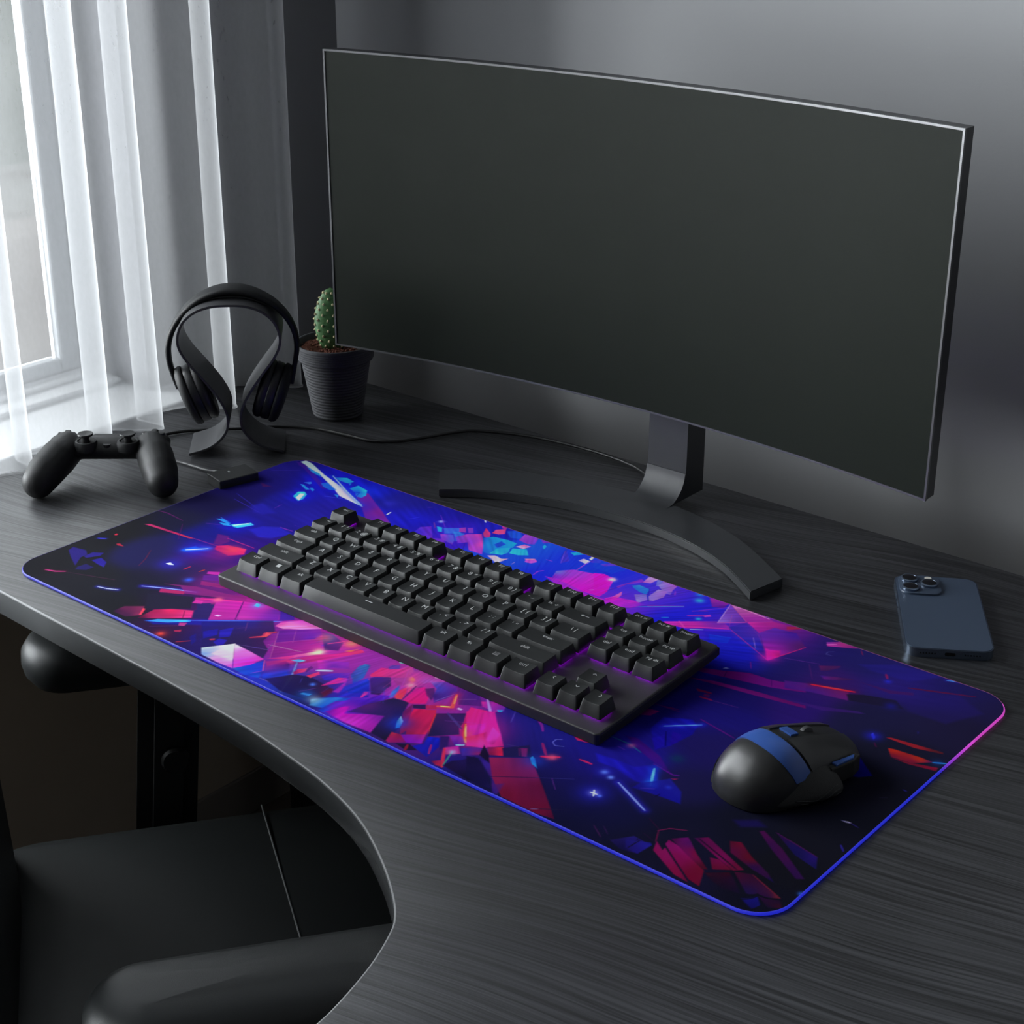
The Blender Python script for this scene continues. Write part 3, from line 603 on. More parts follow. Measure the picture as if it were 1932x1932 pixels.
["P",[-207.5,-154.9,-174.2,-124.9,-156.6,-109.6,-140.5,-122.0,-133.5,-143.7,-116.9,-152.3,-108.0,-166.8,-133.0,-165.8,-148.9,-164.6,-169.1,-187.3],"201c70 202070 302050 281c50 301c48 281c48 28204c 281c48 282048 221c58",0.85,1.5],
["L",[-173.7,-126.4,-162.0,-140.1],"5a3070",0.8,1.0,0,"5a3070",0.6],
["P",[-190.9,-166.8,-184.3,-154.2,-175.4,-163.0,-180.0,-176.1],"221c90",0.9,0.7],
["P",[-181.0,-154.9,-175.0,-142.8,-163.9,-157.9,-170.1,-165.4],"2820a0",0.9,0.7],
["P",[-167.4,-174.6,-168.7,-166.6,-160.4,-164.1,-156.3,-172.0,-159.3,-176.8],"2a20a0",0.9,0.7],
["P",[-174.9,-172.9,-171.8,-169.2,-169.5,-170.7,-172.3,-174.1],"b03048",1.0,0.7],
["P",[-147.2,-115.9,-148.8,-107.7,-136.2,-91.2,-127.1,-88.3,-107.8,-89.7,-122.3,-104.3,-133.1,-111.0,-137.5,-114.8],"d850a0 c840a0 d048b8 d850b0 e070b0 d878b8 e080b8 e088b8",1,1],
["L",[-138.3,-109.6,-124.1,-96.9],"ff80c8",2,1.0,0,"ff80c8",0.6],
["L",[-153.3,-110.3,-133.6,-87.8],"b82890",1.5,1.0,0,"b82890",0.6],
["L",[-147.5,-146.4,-140.1,-137.8,-143.5,-131.5,-137.2,-123.9],"a02c50",3,1.0,2,"601c48",0.5],
["P",[-147.6,-144.2,-140.1,-135.6,-144.2,-129.7,-138.5,-126.1,-136.9,-136.3],"c03050 e85050 e04860 902c50 d83c50",0.9,1],
["P",[-138.6,-120.4,-126.0,-107.5,-110.9,-92.4,-100.0,-99.4,-99.9,-110.8,-111.7,-125.3,-122.2,-138.8],"501c80 602090 802898 6020a0 5020a0 5c1c80 581c80",0.8,1.5],
["P",[-123.5,-139.8,-111.7,-127.6,-96.1,-107.7,-79.9,-121.1,-86.6,-137.8,-104.3,-161.5],"7c2078 802080 a02088 c03090 a02488 782078",0.85,1.5],
["L",[-136.7,-121.1,-103.1,-162.7],"a04890",0.8,1.0,0,"a04890",0.6],
["L",[-125.4,-109.2,-109.8,-128.3],"8c3c90",0.8,1.0,0,"8c3c90",0.6],
["L",[-147.6,-163.6,-117.5,-152.8,-123.5,-139.8],"584080",0.8,1.0,0,"584080",0.6],
["L",[-124.6,-145.3,-89.7,-134.9],"a870a0",1,1.0,0,"a870a0",0.6],
["L",[-122.2,-138.8,-96.1,-107.7],"9c3890",0.8,1.0,0,"9c3890",0.6],
["P",[-105.8,-95.0,-92.5,-93.1,-73.7,-97.8,-66.3,-111.8,-77.4,-119.0],"702880 404098 382070 381c60 301c58",0.8,2],
["B",[-91.8,-101.7,9,9],"908070",0.5],
["B",[-94.9,-102.1,7,7],"e04070",0.5],
["P",[-104.9,-164.2,-93.4,-147.9,-78.7,-122.2,-74.1,-127.2,-86.0,-143.9,-89.6,-153.5],"c02880 d03088 ffc0a0 f09090 e05098 c03080",1,1],
["B",[-78.0,-125.1,6,6],"ffe0b0",0.95],
["P",[-102.4,-168.6,-88.4,-152.5,-76.2,-131.2,-65.1,-119.7,-50.9,-96.6,-45.4,-98.7,-59.1,-125.6,-76.2,-153.1,-94.4,-174.8],"a02880 d03070 c02878 e02888 e83060 e03060 c02880 902468 a02878",0.85,2],
["B",[-66.5,-94.1,6,6],"ffb070",0.95],
["B",[-65.0,-92.8,12,12],"e04060",0.6],
["P",[-61.4,-108.8,-53.9,-96.9,-55.9,-106.4],"ff6a50",0.9,1],
["L",[-83.4,-108.7,-74.3,-94.9],"e04088",1.5,1.0,0,"e04088",0.6],
["P",[-167.1,-189.0,-149.5,-164.0,-135.1,-178.7,-115.5,-196.9,-134.6,-198.0,-157.2,-197.4],"b8c8e8 e8e0e0 e8e0e0 f050d0 f078c8 80a0e8",1,1],
["P",[-151.8,-190.5,-149.2,-164.3,-128.4,-184.0,-142.4,-189.2],"e0c8e0 e8e4e0 e8b8d0 e0b8d0",0.9,3],
["P",[-149.5,-164.0,-126.7,-165.0,-106.7,-166.8,-107.8,-181.8,-114.9,-196.4],"e8c8d8 e868c8 c838b0 d828c8 f040d0",1,1],
["P",[-115.5,-196.9,-107.8,-181.8,-104.9,-168.5,-93.1,-180.2,-84.0,-193.6,-96.6,-198.0],"2060c8 1c40d0 2838b8 2838c8 2050d0 2048d8",0.95,2],
["P",[-95.6,-175.8,-88.4,-156.8,-81.7,-157.7,-67.9,-173.7,-81.1,-191.1],"802890 901c70 401c70 203cc8 2040d8",0.85,3],
["L",[-90.7,-182.4,-96.1,-192.2],"8048d8",1,1.0,0,"8048d8",0.6],
["L",[-104.3,-168.0,-90.7,-182.4],"c05098",1,1.0,0,"c05098",0.6],
["P",[-86.0,-152.6,-82.3,-146.3,-75.0,-144.4,-77.4,-149.8],"50a0e0 3878d8 78b8f0 60b0e8",1,1],
["L",[-78.7,-151.9,-61.9,-175.0,-50.7,-197.4],"6878b8",2,1.0,2,"3050a0",0.4],
["P",[-63.4,-178.3,-64.3,-171.7,-59.0,-177.7,-55.0,-189.8],"3080b0",0.9,0.7],
["L",[-83.4,-193.1,-55.0,-190.9],"6858b8",1.3,1.0,0,"6858b8",0.6],
["P",[-78.7,-191.2,-64.3,-168.6,-49.4,-162.3,-18.5,-165.2,-15.5,-180.8,-25.0,-192.8,-51.6,-197.1],"281c60 281c48 201a48 401c48 301838 1c1a40 201850",0.92,2],
["P",[-24.0,-175.9,-19.6,-164.1,-15.1,-168.4,-14.4,-179.9],"601838",0.7,3],
["P",[-67.8,-167.3,-69.0,-159.8,-63.6,-153.1,-60.6,-159.1,-64.3,-168.6],"901c70 d83070 e05888 d03070 902050",1,1.2],
["P",[-54.4,-163.4,-51.0,-151.0,-46.9,-153.9,-48.8,-163.9],"e83060 e84880 e02880 f04060",1,1],
["L",[-54.6,-150.8,-48.8,-146.6,-43.1,-142.3],"a0a8e8",2.6,1.0,0,"a0a8e8",0.6],
["P",[-67.7,-137.2,-55.5,-129.1,-43.4,-121.0,-33.4,-129.8,-46.0,-138.3,-54.5,-147.6],"d030a0 8028b0 8828b0 782898 902cb0 b030b0",0.8,2],
["P",[-43.9,-155.6,-42.0,-147.7,-28.2,-133.9,-20.3,-146.1,-35.8,-159.2],"3828b0 4828b8 7828b0 4028b8 2828b0",0.8,2],
["P",[-30.7,-167.3,-29.7,-147.8,-23.7,-142.7,-19.2,-149.4,-27.7,-162.7],"c02880 e83070 b028a8 a028a8 d82880",1,1.5],
["P",[-15.7,-168.9,-19.2,-149.4,-13.6,-154.9,-10.5,-166.6],"b828b0",0.7,2],
["P",[-22.4,-137.5,-30.1,-114.2,-23.0,-114.6,-12.3,-133.2,-11.1,-148.7],"304890 3080b0 2858a8 2858b8 2838b8",0.9,2],
["P",[-14.8,-155.9,-9.4,-130.7,14.9,-155.2,-6.1,-170.9],"2830b8 2838c8 2020a8 2828b8",0.85,2],
["B",[-38.5,-170.7,3,3],"4878f0",0.9],
["P",[-35.2,-189.4,-34.2,-186.2,-26.5,-183.0,-26.6,-187.1],"3890e0 50b8f0 3888f0 50b0f0",1,0.6],
["B",[-30.6,-186.5,9,9],"2060d0",0.6],
["P",[-14.3,-197.7,-20.9,-189.4,-7.3,-173.9,4.3,-166.1,3.7,-180.5,-0.1,-193.6],"3878b8 60a0c8 2870d0 2040c8 2060c8 1850d0",1,2.5],
["B",[-18.6,-188.4,7,7],"a0c0d8",0.6],
["L",[8.8,-152.3,10.2,-159.2],"d03098",2.5,1.0,0,"d03098",0.6],
["L",[-3.2,-154.3,-5.7,-160.5],"c838a0",1.6,1.0,0,"c838a0",0.6],
["P",[-2.7,-198.6,-2.0,-178.3,16.8,-158.5,19.7,-146.1,31.3,-138.3,26.8,-159.9,17.4,-183.6,29.3,-198.5],"1c40c8 6820c8 4818b8 5018b8 5820a8 301c78 901cb0 9020c0",0.9,2],
["P",[4.0,-196.7,10.3,-179.8,13.8,-176.8,18.8,-188.2,47.3,-168.0,58.4,-196.4,29.3,-198.5],"7818b0 d010b8 b018b0 c818b8 7c1c98 a820a8 e038d0",0.95,2],
["P",[19.0,-184.1,22.1,-165.9,32.8,-142.0,48.0,-138.2,58.8,-158.3,68.8,-168.9,78.3,-197.9,58.4,-196.4,48.3,-169.1],"3c2078 4c2068 201c44 261c48 201a58 201a70 1c1834 201840 2c1c58",0.96,2],
["P",[-7.6,-158.9,-7.3,-134.0,-5.5,-132.5,9.9,-148.2,-3.7,-161.7],"1c34c0 2038c8 1c30a8 2020a0 1828a8",0.9,1.5],
["P",[-7.8,-130.2,-4.5,-121.3,5.5,-117.0,16.5,-128.4,16.8,-134.3,19.7,-146.1,12.7,-149.9],"3c2078 3c2088 402468 341c50 3c2c78 3c1c58 301c60",0.95,1],
["P",[-12.3,-125.7,-13.5,-109.8,0.8,-101.9,4.8,-90.1,13.9,-95.2,16.7,-109.6,6.1,-116.5,-9.4,-127.5],"e82870 d82878 c83080 c04088 b84898 b03888 b83080 f03060",0.9,1.5],
["P",[-9.8,-104.5,-9.1,-99.6,-3.6,-95.0,0.3,-100.3,-5.8,-107.5],"5038a0",0.8,1.5],
["P",[7.2,-117.7,18.0,-106.4,27.8,-116.8,19.5,-123.8],"903080",0.7,2],
["P",[-25.5,-136.8,-31.0,-120.2,-27.8,-113.2,-24.3,-112.4,-21.1,-128.9,-20.3,-140.8],"3040a0 2868b0 3070b8 40489c 4850b8 2850b8",0.85,2],
["P",[29.3,-144.0,23.6,-134.7,21.3,-122.3,27.2,-129.6,31.6,-142.0],"40a0e0 3070d0 2858b8 3058b0 6030b0",0.9,2],
["P",[31.7,-139.9,27.2,-129.6,28.8,-120.1,34.6,-127.4,39.6,-139.3,35.0,-141.1],"f04050 d82c60 e03078 d82c60 e83850 f04048",1,1.5],
["L",[22.1,-105.1,35.8,-126.4],"e03880",3,1.0,0,"e03880",0.6],
["B",[22.6,-106.7,5,5],"ff8060",0.8],
["B",[29.0,-115.8,5,5],"ffa0b0",0.7],
["P",[41.8,-139.4,35.8,-116.3,40.6,-110.1,52.6,-116.3,61.1,-131.1,51.2,-139.4],"c82080 c02088 d01880 d01878 e01870 d81c70",1,1.2],
["L",[40.2,-138.8,33.6,-114.0],"581c60",1.5,1.0,0,"581c60",0.6],
["P",[42.8,-112.4,48.2,-105.8,56.6,-114.9,60.5,-123.7,52.4,-120.5],"582060 502068 402068 401c60 601c60",0.95,1.5],
["P",[36.1,-99.5,56.7,-86.3,70.8,-100.9,65.3,-125.6,57.5,-118.2,50.4,-106.0],"8858b8 7828a0 3c2088 4c2490 301c70 3838a8",0.9,2],
["P",[8.3,-89.2,29.2,-88.6,50.9,-89.1,37.1,-102.9,34.4,-111.3,19.3,-103.2],"8038a0 b03c98 b048b0 a850b8 b83890 c03890",0.85,2],
["L",[36.0,-91.3,46.5,-86.6],"e098c8",3,1.0,0,"e098c8",0.6],
["L",[-7.1,-91.4,-2.3,-89.5],"90c8d0",3.5,1.0,0,"90c8d0",0.6],
["L",[63.8,-122.8,69.8,-99.8],"7050a8",1,1.0,0,"7050a8",0.6],
["P",[60.9,-91.0,86.5,-89.7,101.8,-102.7,83.6,-114.1],"602080 401c78 501c70 401c68",0.9,1.5],
["L",[77.5,-107.3,89.2,-97.5],"8050a0",0.8,1.0,0,"8050a0",0.6],
["L",[71.1,-128.5,82.5,-120.9,71.2,-102.6],"f04850",3.4,1.0,4,"b82058",0.6],
["L",[73.8,-125.9,80.4,-121.9],"ffd070",1.6,1.0,0,"ffd070",0.6],
["L",[79.7,-115.4,72.2,-103.8],"ff9060",1.4,1.0,0,"ff9060",0.6],
["P",[53.4,-139.5,62.1,-132.2,67.2,-137.7,57.5,-143.9],"2a1848",0.95,1],
["P",[62.6,-132.7,70.1,-127.4,74.1,-131.8,67.2,-137.7],"a82050",0.9,1],
["P",[55.3,-153.6,52.4,-138.4,63.5,-152.4,79.1,-173.4,79.0,-182.8],"5c1858 641850 8c1858 901848 801858",0.95,1],
["P",[62.5,-151.4,59.1,-144.5,75.1,-132.9,85.9,-146.9,95.8,-168.6,82.9,-179.5,73.7,-168.6],"b81850 c01850 c02050 c01c58 c02058 881848 901850",1,1],
["L",[80.1,-138.4,97.1,-165.6],"e83038",3.5,1.0,1.5,"b02040",0.5],
["P",[79.0,-182.8,95.8,-168.6,103.0,-181.7,91.6,-188.6],"7c18a0 a82080 8818b0 7c14b0",0.97,1],
["P",[76.8,-197.4,71.0,-184.0,79.5,-182.3,91.6,-188.6,80.4,-198.0],"a01860 c02840 901848 801470 901868",0.95,1],
["P",[69.3,-177.9,62.4,-168.6,58.9,-160.1,66.3,-165.4,71.1,-174.5],"1880c8 38b8c0 e0e8f0 d0d8f0 3078d8",1,0.8],
["B",[65.8,-169.5,11,11],"1840d8",0.6],
["P",[79.1,-137.3,98.7,-120.8,106.5,-129.6,109.6,-142.1,117.2,-150.6,98.9,-169.7,95.6,-165.1],"3a1c50 2c1c50 301c60 3c1c58 301c58 1c1a48 201a48",0.96,1],
["L",[86.6,-131.0,113.2,-142.8],"443078",2.5,1.0,0,"443078",0.6],
["P",[87.4,-120.6,87.1,-118.0,91.5,-117.2,91.8,-119.9],"c0a0e0",1,1],
["P",[98.7,-120.8,94.7,-110.6,101.8,-108.5,109.7,-105.8,124.0,-122.4,146.2,-148.0,144.6,-153.0,131.8,-158.3,120.7,-151.3,111.3,-140.7],"d82078 d82070 d82080 d82070 c81870 d82080 d82888 c82870 c81868 b01868",0.97,1],
["P",[119.8,-144.7,113.0,-133.6,120.0,-125.8,131.0,-135.2,130.2,-143.2],"d82cb0 c828b8 c820b0 c028a8 c828a8",0.8,3],
["P",[123.5,-148.9,127.8,-141.6,135.9,-138.5,139.7,-146.3,131.9,-152.8],"c01858",0.7,4],
["L",[110.8,-134.5,128.5,-155.7],"e87040",4,1.0,3,"c02050",0.6],
["L",[113.2,-137.2,123.2,-149.2],"f8c080",2,1.0,0,"f8c080",0.6],
["B",[128.5,-155.7,4,4],"ffa080",0.9],
["P",[104.1,-180.8,99.3,-170.2,109.2,-164.7,117.4,-175.9,120.7,-194.4,99.3,-189.4],"1c1ca0 1420c0 101cc0 1418a8 1c1c90 1818b0",0.96,1.5],
["P",[106.7,-163.1,112.9,-157.9,122.0,-170.2,121.1,-179.9],"28185c",0.9,2],
["P",[111.4,-157.3,120.7,-151.3,131.3,-158.8,126.5,-166.4],"7828a8 8428a8 782098 4020a0",0.85,2],
["L",[126.4,-164.7,131.1,-160.7],"90b8f0",2.4,1.0,0,"90b8f0",0.6],
["P",[85.8,-195.3,95.2,-188.3,107.3,-191.6,100.1,-197.6],"1c1434",0.95,0.7],
["L",[95.5,-190.7,99.1,-197.6],"901838",2.5,1.0,0,"901838",0.6],
["L",[110.5,-178.1,118.2,-189.5],"902070",2,1.0,0,"902070",0.6],
["P",[121.1,-174.6,128.7,-164.6,138.0,-172.8,129.5,-181.7],"c02888 c020a8 b82888 b82470",0.95,1.5],
["L",[122.6,-175.1,139.9,-197.4],"c02850",3,1.0,0,"c02850",0.6],
["P",[127.1,-196.1,132.2,-190.0,140.5,-196.9,134.3,-198.7],"781848 a82058 d02838 b01c40",0.9,2],
["L",[130.7,-174.5,139.1,-195.5],"38807c",1.5,1.0,0,"38807c",0.6],
["B",[131.2,-175.0,4,4],"a0b8e0",0.7],
["P",[132.5,-166.7,142.9,-154.4,149.8,-155.7,151.5,-163.2,140.9,-173.9],"3028a0 5c2490 4c2080 982060 402890",0.9,2],
["P",[138.7,-195.0,139.7,-185.5,145.3,-178.9,149.5,-168.4,161.1,-170.9,182.7,-193.6,168.6,-198.8],"201038 1c1440 201450 1c1440 1c1448 1a1850 100c28",0.97,2],
["L",[-53.5,-149.9,-43.3,-142.3],"b0b0e8",3.2,1.0,0,"b0b0e8",0.6],
["P",[-64.2,-139.6,-46.0,-124.2,-35.4,-130.3,-46.2,-137.3,-54.7,-148.7],"b030a0 9028b0 7828a0 582498 b828a8",0.7,3],
["P",[-31.4,-166.8,-29.8,-147.8,-22.1,-143.4,-18.2,-149.4,-26.5,-156.5],"d02880 e03080 a830b0 a828a8 c028a0",0.95,2],
["P",[8.4,-157.5,5.3,-150.1,8.3,-147.6,11.4,-153.0],"c030a0",0.8,2],
["P",[7.1,-119.8,10.8,-114.6,19.2,-105.4,23.3,-116.5],"a84098",0.5,3],
["P",[95.2,-97.5,107.0,-87.5,115.9,-88.9,121.2,-97.6,115.9,-103.2,101.4,-103.3],"d02890 c028a8 8028a8 5024a0 a02898 b02090",0.95,1.5],
["L",[97.2,-91.3,122.6,-114.8],"b080d8",2.4,1.0,2,"7030b0",0.5],
["P",[115.0,-99.6,118.9,-96.3,120.4,-99.4,117.5,-101.2],"3098e0",1,1],
["P",[96.5,-118.4,115.3,-102.6,128.4,-115.2,143.5,-127.8,157.3,-140.8,147.1,-153.4,133.9,-160.5],"d82078 c82090 d82098 d02ca0 c82480 d82ca0 d02868",0.95,1],
["P",[113.1,-134.5,122.4,-122.4,127.1,-129.1,130.4,-143.0,123.1,-147.1],"d828a8 c020a0 c828b0 b818a8 d04070",0.8,3],
["P",[124.5,-150.0,131.9,-133.4,144.7,-149.4,133.9,-160.5],"d83060 b81c60 e0389c d828a0",0.8,3],
["P",[139.2,-141.7,131.1,-123.5,142.9,-128.3,149.3,-143.4,147.6,-148.9],"d838c0 e040c0 d838b8 a82070 d830b0",0.8,2],
["P",[148.0,-150.6,158.3,-142.0,166.9,-152.7,157.2,-158.9],"781858 d82048 e01c48 781440",0.95,1.5],
["P",[158.3,-143.9,172.8,-125.7,185.8,-138.8,168.5,-153.4],"1c1848",0.95,1.5],
["P",[170.2,-134.0,175.0,-130.9,182.7,-141.4,179.1,-143.4],"701c60",0.9,1.5],
["P",[168.6,-135.3,169.9,-134.2,177.7,-143.6,176.8,-144.4],"501850",0.8,0.7],
["P",[144.1,-149.9,157.2,-158.9,165.1,-168.0,151.1,-164.1],"180f2c",0.95,0.7],
["P",[151.4,-165.8,166.7,-168.6,182.9,-180.1,195.2,-184.8,199.6,-199.6,195.4,-199.5,181.7,-184.8],"241868 38208c 581c78 682078 3a1c7c 2c187c 241a70",0.9,2],
["P",[144.0,-172.0,153.4,-168.0,167.9,-177.3,191.1,-195.7,177.4,-197.9,164.7,-195.4],"160f38 161038 1a1240 1c1450 14103c 14103c",0.9,2],
["P",[159.7,-161.7,184.9,-141.5,199.6,-150.6,222.8,-169.0,256.1,-196.8,239.9,-199.8,204.4,-199.2,181.4,-183.2],"8c1c50 581c60 701c60 5c1038 4c0c30 681030 6c1030 801848",0.97,1],
["P",[188.0,-190.9,194.2,-183.7,200.2,-199.1],"401c70",0.7,3],
["L",[178.4,-183.4,209.2,-159.8],"2c1040",0.9,1.0,0,"2c1040",0.6],
["L",[208.0,-160.8,232.9,-142.7],"2c2870",0.7,1.0,0,"2c2870",0.6],
["L",[230.9,-198.5,256.6,-180.4],"201838",0.8,1.0,0,"201838",0.6],
["L",[233.1,-197.6,237.5,-194.4],"8060a0",0.9,1.0,0,"8060a0",0.6],
["P",[185.8,-140.8,185.6,-137.4,189.8,-139.3,200.1,-149.3,192.5,-146.9],"38a0e0 38c0e0 2870d0 2878c8 20a8d8",1,1],
["B",[191.4,-141.9,10,10],"1c40c0",0.5],
["L",[191.5,-133.0,197.7,-129.2,203.2,-124.5],"b81c58",3.2,1.0,2,"601c60",0.5],
["B",[198.9,-128.7,5,5],"e85070",0.8],
["L",[179.0,-116.4,192.8,-128.9],"801c60",2.6,1.0,0,"801c60",0.6],
["L",[151.0,-88.7,160.6,-94.5,167.3,-101.4],"78208c",2.4,1.0,0,"78208c",0.6],
["P",[189.6,-88.9,196.0,-87.7,205.0,-92.5,198.0,-94.2],"c81c50 c82860 b82058 c02060",1,1],
["L",[205.0,-92.5,216.1,-84.1],"901c50",1.6,1.0,0,"901c50",0.6],
["L",[218.3,-116.3,224.6,-115.9,229.7,-115.9],"b02058",2.2,1.0,1.5,"501458",0.4],
["L",[188.1,-101.5,184.0,-104.4,184.6,-109.6,189.2,-112.8,195.8,-109.3],"6060c0",0.9,1.0,0,"6060c0",0.6],
["L",[169.6,-89.0,174.3,-85.5],"2a50d0",1,1.0,0,"2a50d0",0.6],
["L",[128.4,-90.4,137.4,-107.7],"4c3ca0",0.9,1.0,0,"4c3ca0",0.6],
["L",[155.6,-138.2,167.4,-133.2],"3c2c70",0.8,1.0,0,"3c2c70",0.6],
["B",[245.1,-118.7,3.2,3.2],"80b8ff",1],
["B",[245.1,-118.7,8,8],"2828c0",0.5],
["B",[253.7,-121.9,3,3],"6888f0",0.9],
["B",[257.0,-148.5,4.5,4.5],"f0f8ff",1],
["B",[257.0,-148.5,14,14],"2020b0",0.7],
["L",[254.2,-149.0,260.5,-148.3],"d0e0ff",1.5,1.0,0,"d0e0ff",0.6],
["L",[254.8,-144.7,259.4,-152.0],"d0e0ff",1.4,1.0,0,"d0e0ff",0.6],
["B",[263.2,-148.7,2,2],"5070f0",0.9],
["L",[263.0,-123.8,302.1,-142.4],"7888e8",2,1.0,3.5,"2420a8",0.7],
["P",[222.2,-100.2,239.4,-97.5,258.8,-96.8,271.3,-82.4,291.6,-111.0,271.0,-113.4,247.5,-108.3,230.8,-108.8],"1a14a0",0.75,3],
["P",[305.1,-191.4,316.2,-175.3,332.1,-177.0,331.5,-192.4,317.6,-195.8],"1c144c 201868 201478 1c1058 141040",0.9,1.5],
["L",[320.8,-176.5,321.9,-190.5],"141030",1.2,1.0,0,"141030",0.6],
["L",[284.1,-183.6,297.6,-192.6],"3a1848",1,1.0,0,"3a1848",0.6],
["L",[290.7,-179.8,299.3,-186.2],"301848",0.8,1.0,0,"301848",0.6],
["P",[204.2,-76.6,175.6,-81.8,211.5,-84.9],"1c1870",0.1,0.7],
["P",[313.7,-183.0,331.0,-174.5,333.5,-176.5,331.6,-192.2,320.2,-191.8],"1c1868 1c1878 201c90 1c1470 1c1460",0.9,1],
["L",[322.9,-177.3,321.5,-190.6],"14102c",1.2,1.0,0,"14102c",0.6],
["P",[337.8,-181.0,333.1,-169.7,343.0,-176.6,342.9,-172.6,380.7,-197.5,366.8,-195.9],"780c48 700c48 78104c 801058 580c30 700c38",1,1],
["P",[340.2,-168.8,339.1,-162.6,350.3,-164.4,381.2,-178.0,389.2,-196.1,378.2,-193.9,354.8,-178.7],"78105c 680c48 80105c 600c28 580c28 600828 780c48",1,1],
["P",[339.6,-160.1,348.5,-150.6,353.8,-154.3,365.2,-163.9,382.4,-175.1,379.7,-177.3,359.0,-169.1],"400c38 600c60 481054 6c0c38 4c0c20 3c0c20 600c48",1,1],
["P",[352.4,-148.3,360.3,-140.6,403.0,-158.6,397.4,-164.4,382.5,-159.3],"3c0c40 580c40 600c30 540c28 680c48",1,1],
["L",[355.6,-146.6,398.6,-161.4],"1c0c24",1.4,1.0,0,"1c0c24",0.6],
["P",[375.3,-161.4,382.5,-159.3,396.3,-164.3,385.1,-172.8],"580c38 640c3c 580c28 580c28",1,1],
["P",[383.5,-179.9,396.6,-167.9,403.7,-172.5,416.5,-184.3,403.4,-187.8,390.3,-183.8],"380c1c 300818 200c28 140c28 140c20 1c0c20",0.9,2],
["P",[398.9,-165.0,411.2,-158.5,441.3,-170.8,434.7,-176.3,419.8,-181.5],"3c0c28 2c0c28 601c28 240c34 1c1040",0.95,1.5],
["L",[412.0,-159.7,441.3,-170.8],"5c1828",1.1,1.0,0,"5c1828",0.6],
["P",[420.2,-188.5,430.2,-181.9,439.7,-192.1,433.8,-197.1],"141060 141068 10105c 100c50",0.95,2],
["P",[430.9,-181.4,442.4,-172.6,449.9,-179.9,445.0,-189.5],"240c30 200c28 300c20 180c28",0.9,2],
["L",[419.0,-191.4,441.4,-172.5],"0c0c14",0.9,1.0,0,"0c0c14",0.6],
["P",[375.1,-134.3,382.6,-130.1,399.2,-141.2,418.5,-150.4,428.1,-157.6,407.4,-154.0,383.6,-146.4],"480c24 600c28 540c20 2c0c34 140c44 240c3c 4c0c34",0.97,1.5],
["P",[385.3,-109.2,387.7,-106.2,410.6,-117.6,442.6,-139.7,437.9,-143.7,402.9,-122.1],"400c40 480c44 380c3c 2c0c40 240c3c 300c40",0.95,1.5],
["P",[395.9,-102.3,436.1,-110.1,443.2,-123.8,421.6,-118.4],"280c40 201060 14104c 141048",0.9,1],
["L",[395.9,-102.3,436.1,-110.1],"401044",1,1.0,0,"401044",0.6],
["L",[325.8,-157.9,331.3,-149.9,342.6,-143.7],"6c1444",1,1.0,0,"6c1444",0.6],
["L",[326.3,-157.8,332.9,-170.9],"581038",1,1.0,0,"581038",0.6],
["L",[311.6,-149.1,325.7,-156.2],"301030",0.8,1.0,0,"301030",0.6],
["L",[319.4,-167.8,330.6,-170.8],"241030",0.8,1.0,0,"241030",0.6],
["P",[361.4,-109.2,376.3,-96.7,386.5,-100.9,371.0,-113.9],"181050",0.7,5],
["P",[424.5,-56.1,430.7,-54.1,433.3,-55.1,429.0,-56.6],"404070 d0c8e0 a090c0 6868a0",1.0,0.7],
["L",[441.7,-85.3,447.0,-91.0],"241c78",1.6,1.0,0,"241c78",0.6],
["B",[450.6,-156.5,3,3],"2858c0",0.9],
["L",[433.3,-55.1,440.4,-56.5],"241c60",1.2,1.0,0,"241c60",0.6],
["P",[233.7,-39.1,231.7,-17.1,252.3,-4.5,262.0,-10.5,266.6,-25.3,262.6,-51.5,256.9,-65.2],"1410a0 1814a8 1410b0 1410a0 100c90 1410a0 180c90",0.7,2],
["L",[240.1,-29.0,263.5,-6.9],"5888f0",1.7,1.0,3,"1c20c0",0.8],
["P",[243.7,-51.5,249.0,-40.1,258.4,-55.0,256.9,-65.2],"1c10a0",0.8,0.7],
["P",[250.9,-31.6,259.5,-31.2,264.2,-41.1,261.9,-52.0],"200c90",0.8,0.7],
["L",[246.6,-35.1,259.5,-54.1],"0c0850",1,1.0,0,"0c0850",0.6],
["P",[225.5,-62.2,234.6,-59.2,264.6,-69.9,286.7,-85.8,268.6,-81.7,241.4,-71.6],"300c60 380c70 401078 300c60 38107c 380c70",0.85,2.5],
["L",[213.7,-71.0,235.4,-71.0,249.9,-75.6],"14507c",1.3,1.0,0,"14507c",0.6],
["B",[237.7,-71.9,4,4],"a04880",0.8],
["L",[268.4,-83.0,289.5,-86.7,294.4,-84.6],"501080",1.5,1.0,0,"501080",0.6],
["L",[258.0,0.3,296.1,-7.3],"50106c",1.6,1.0,0,"50106c",0.6],
["L",[272.9,-88.5,284.9,-110.5],"58a8e8",2.4,1.0,4,"1838c0",0.8],
["B",[284.3,-108.9,6,6],"2888e0",0.7],
["L",[280.9,-119.0,290.2,-112.7],"8860c0",1.4,1.0,0,"8860c0",0.6],
["B",[297.4,-103.7,3,3],"4070e8",0.9],
["P",[275.5,-122.6,276.4,-113.5,291.4,-92.5,309.0,-102.6,318.1,-117.2,299.4,-118.8],"141080 18148c 1c1c98 1818a0 1010a0 1410a0",0.75,2],
["L",[297.6,-116.3,297.2,-121.7],"0c0838",1,1.0,0,"0c0838",0.6],
["P",[222.7,-100.7,241.1,-98.4,267.3,-108.5,248.1,-107.7,232.9,-109.7],"1c18a8",0.8,3],
["B",[278.0,-64.1,7,7],"0c3850",0.6],
["P",[291.4,-92.5,296.3,-88.8,295.0,-91.6],"901850",1.0,0.7],
["L",[210.4,-3.4,236.4,-1.1],"3c0c60",1.6,1.0,0,"3c0c60",0.6],
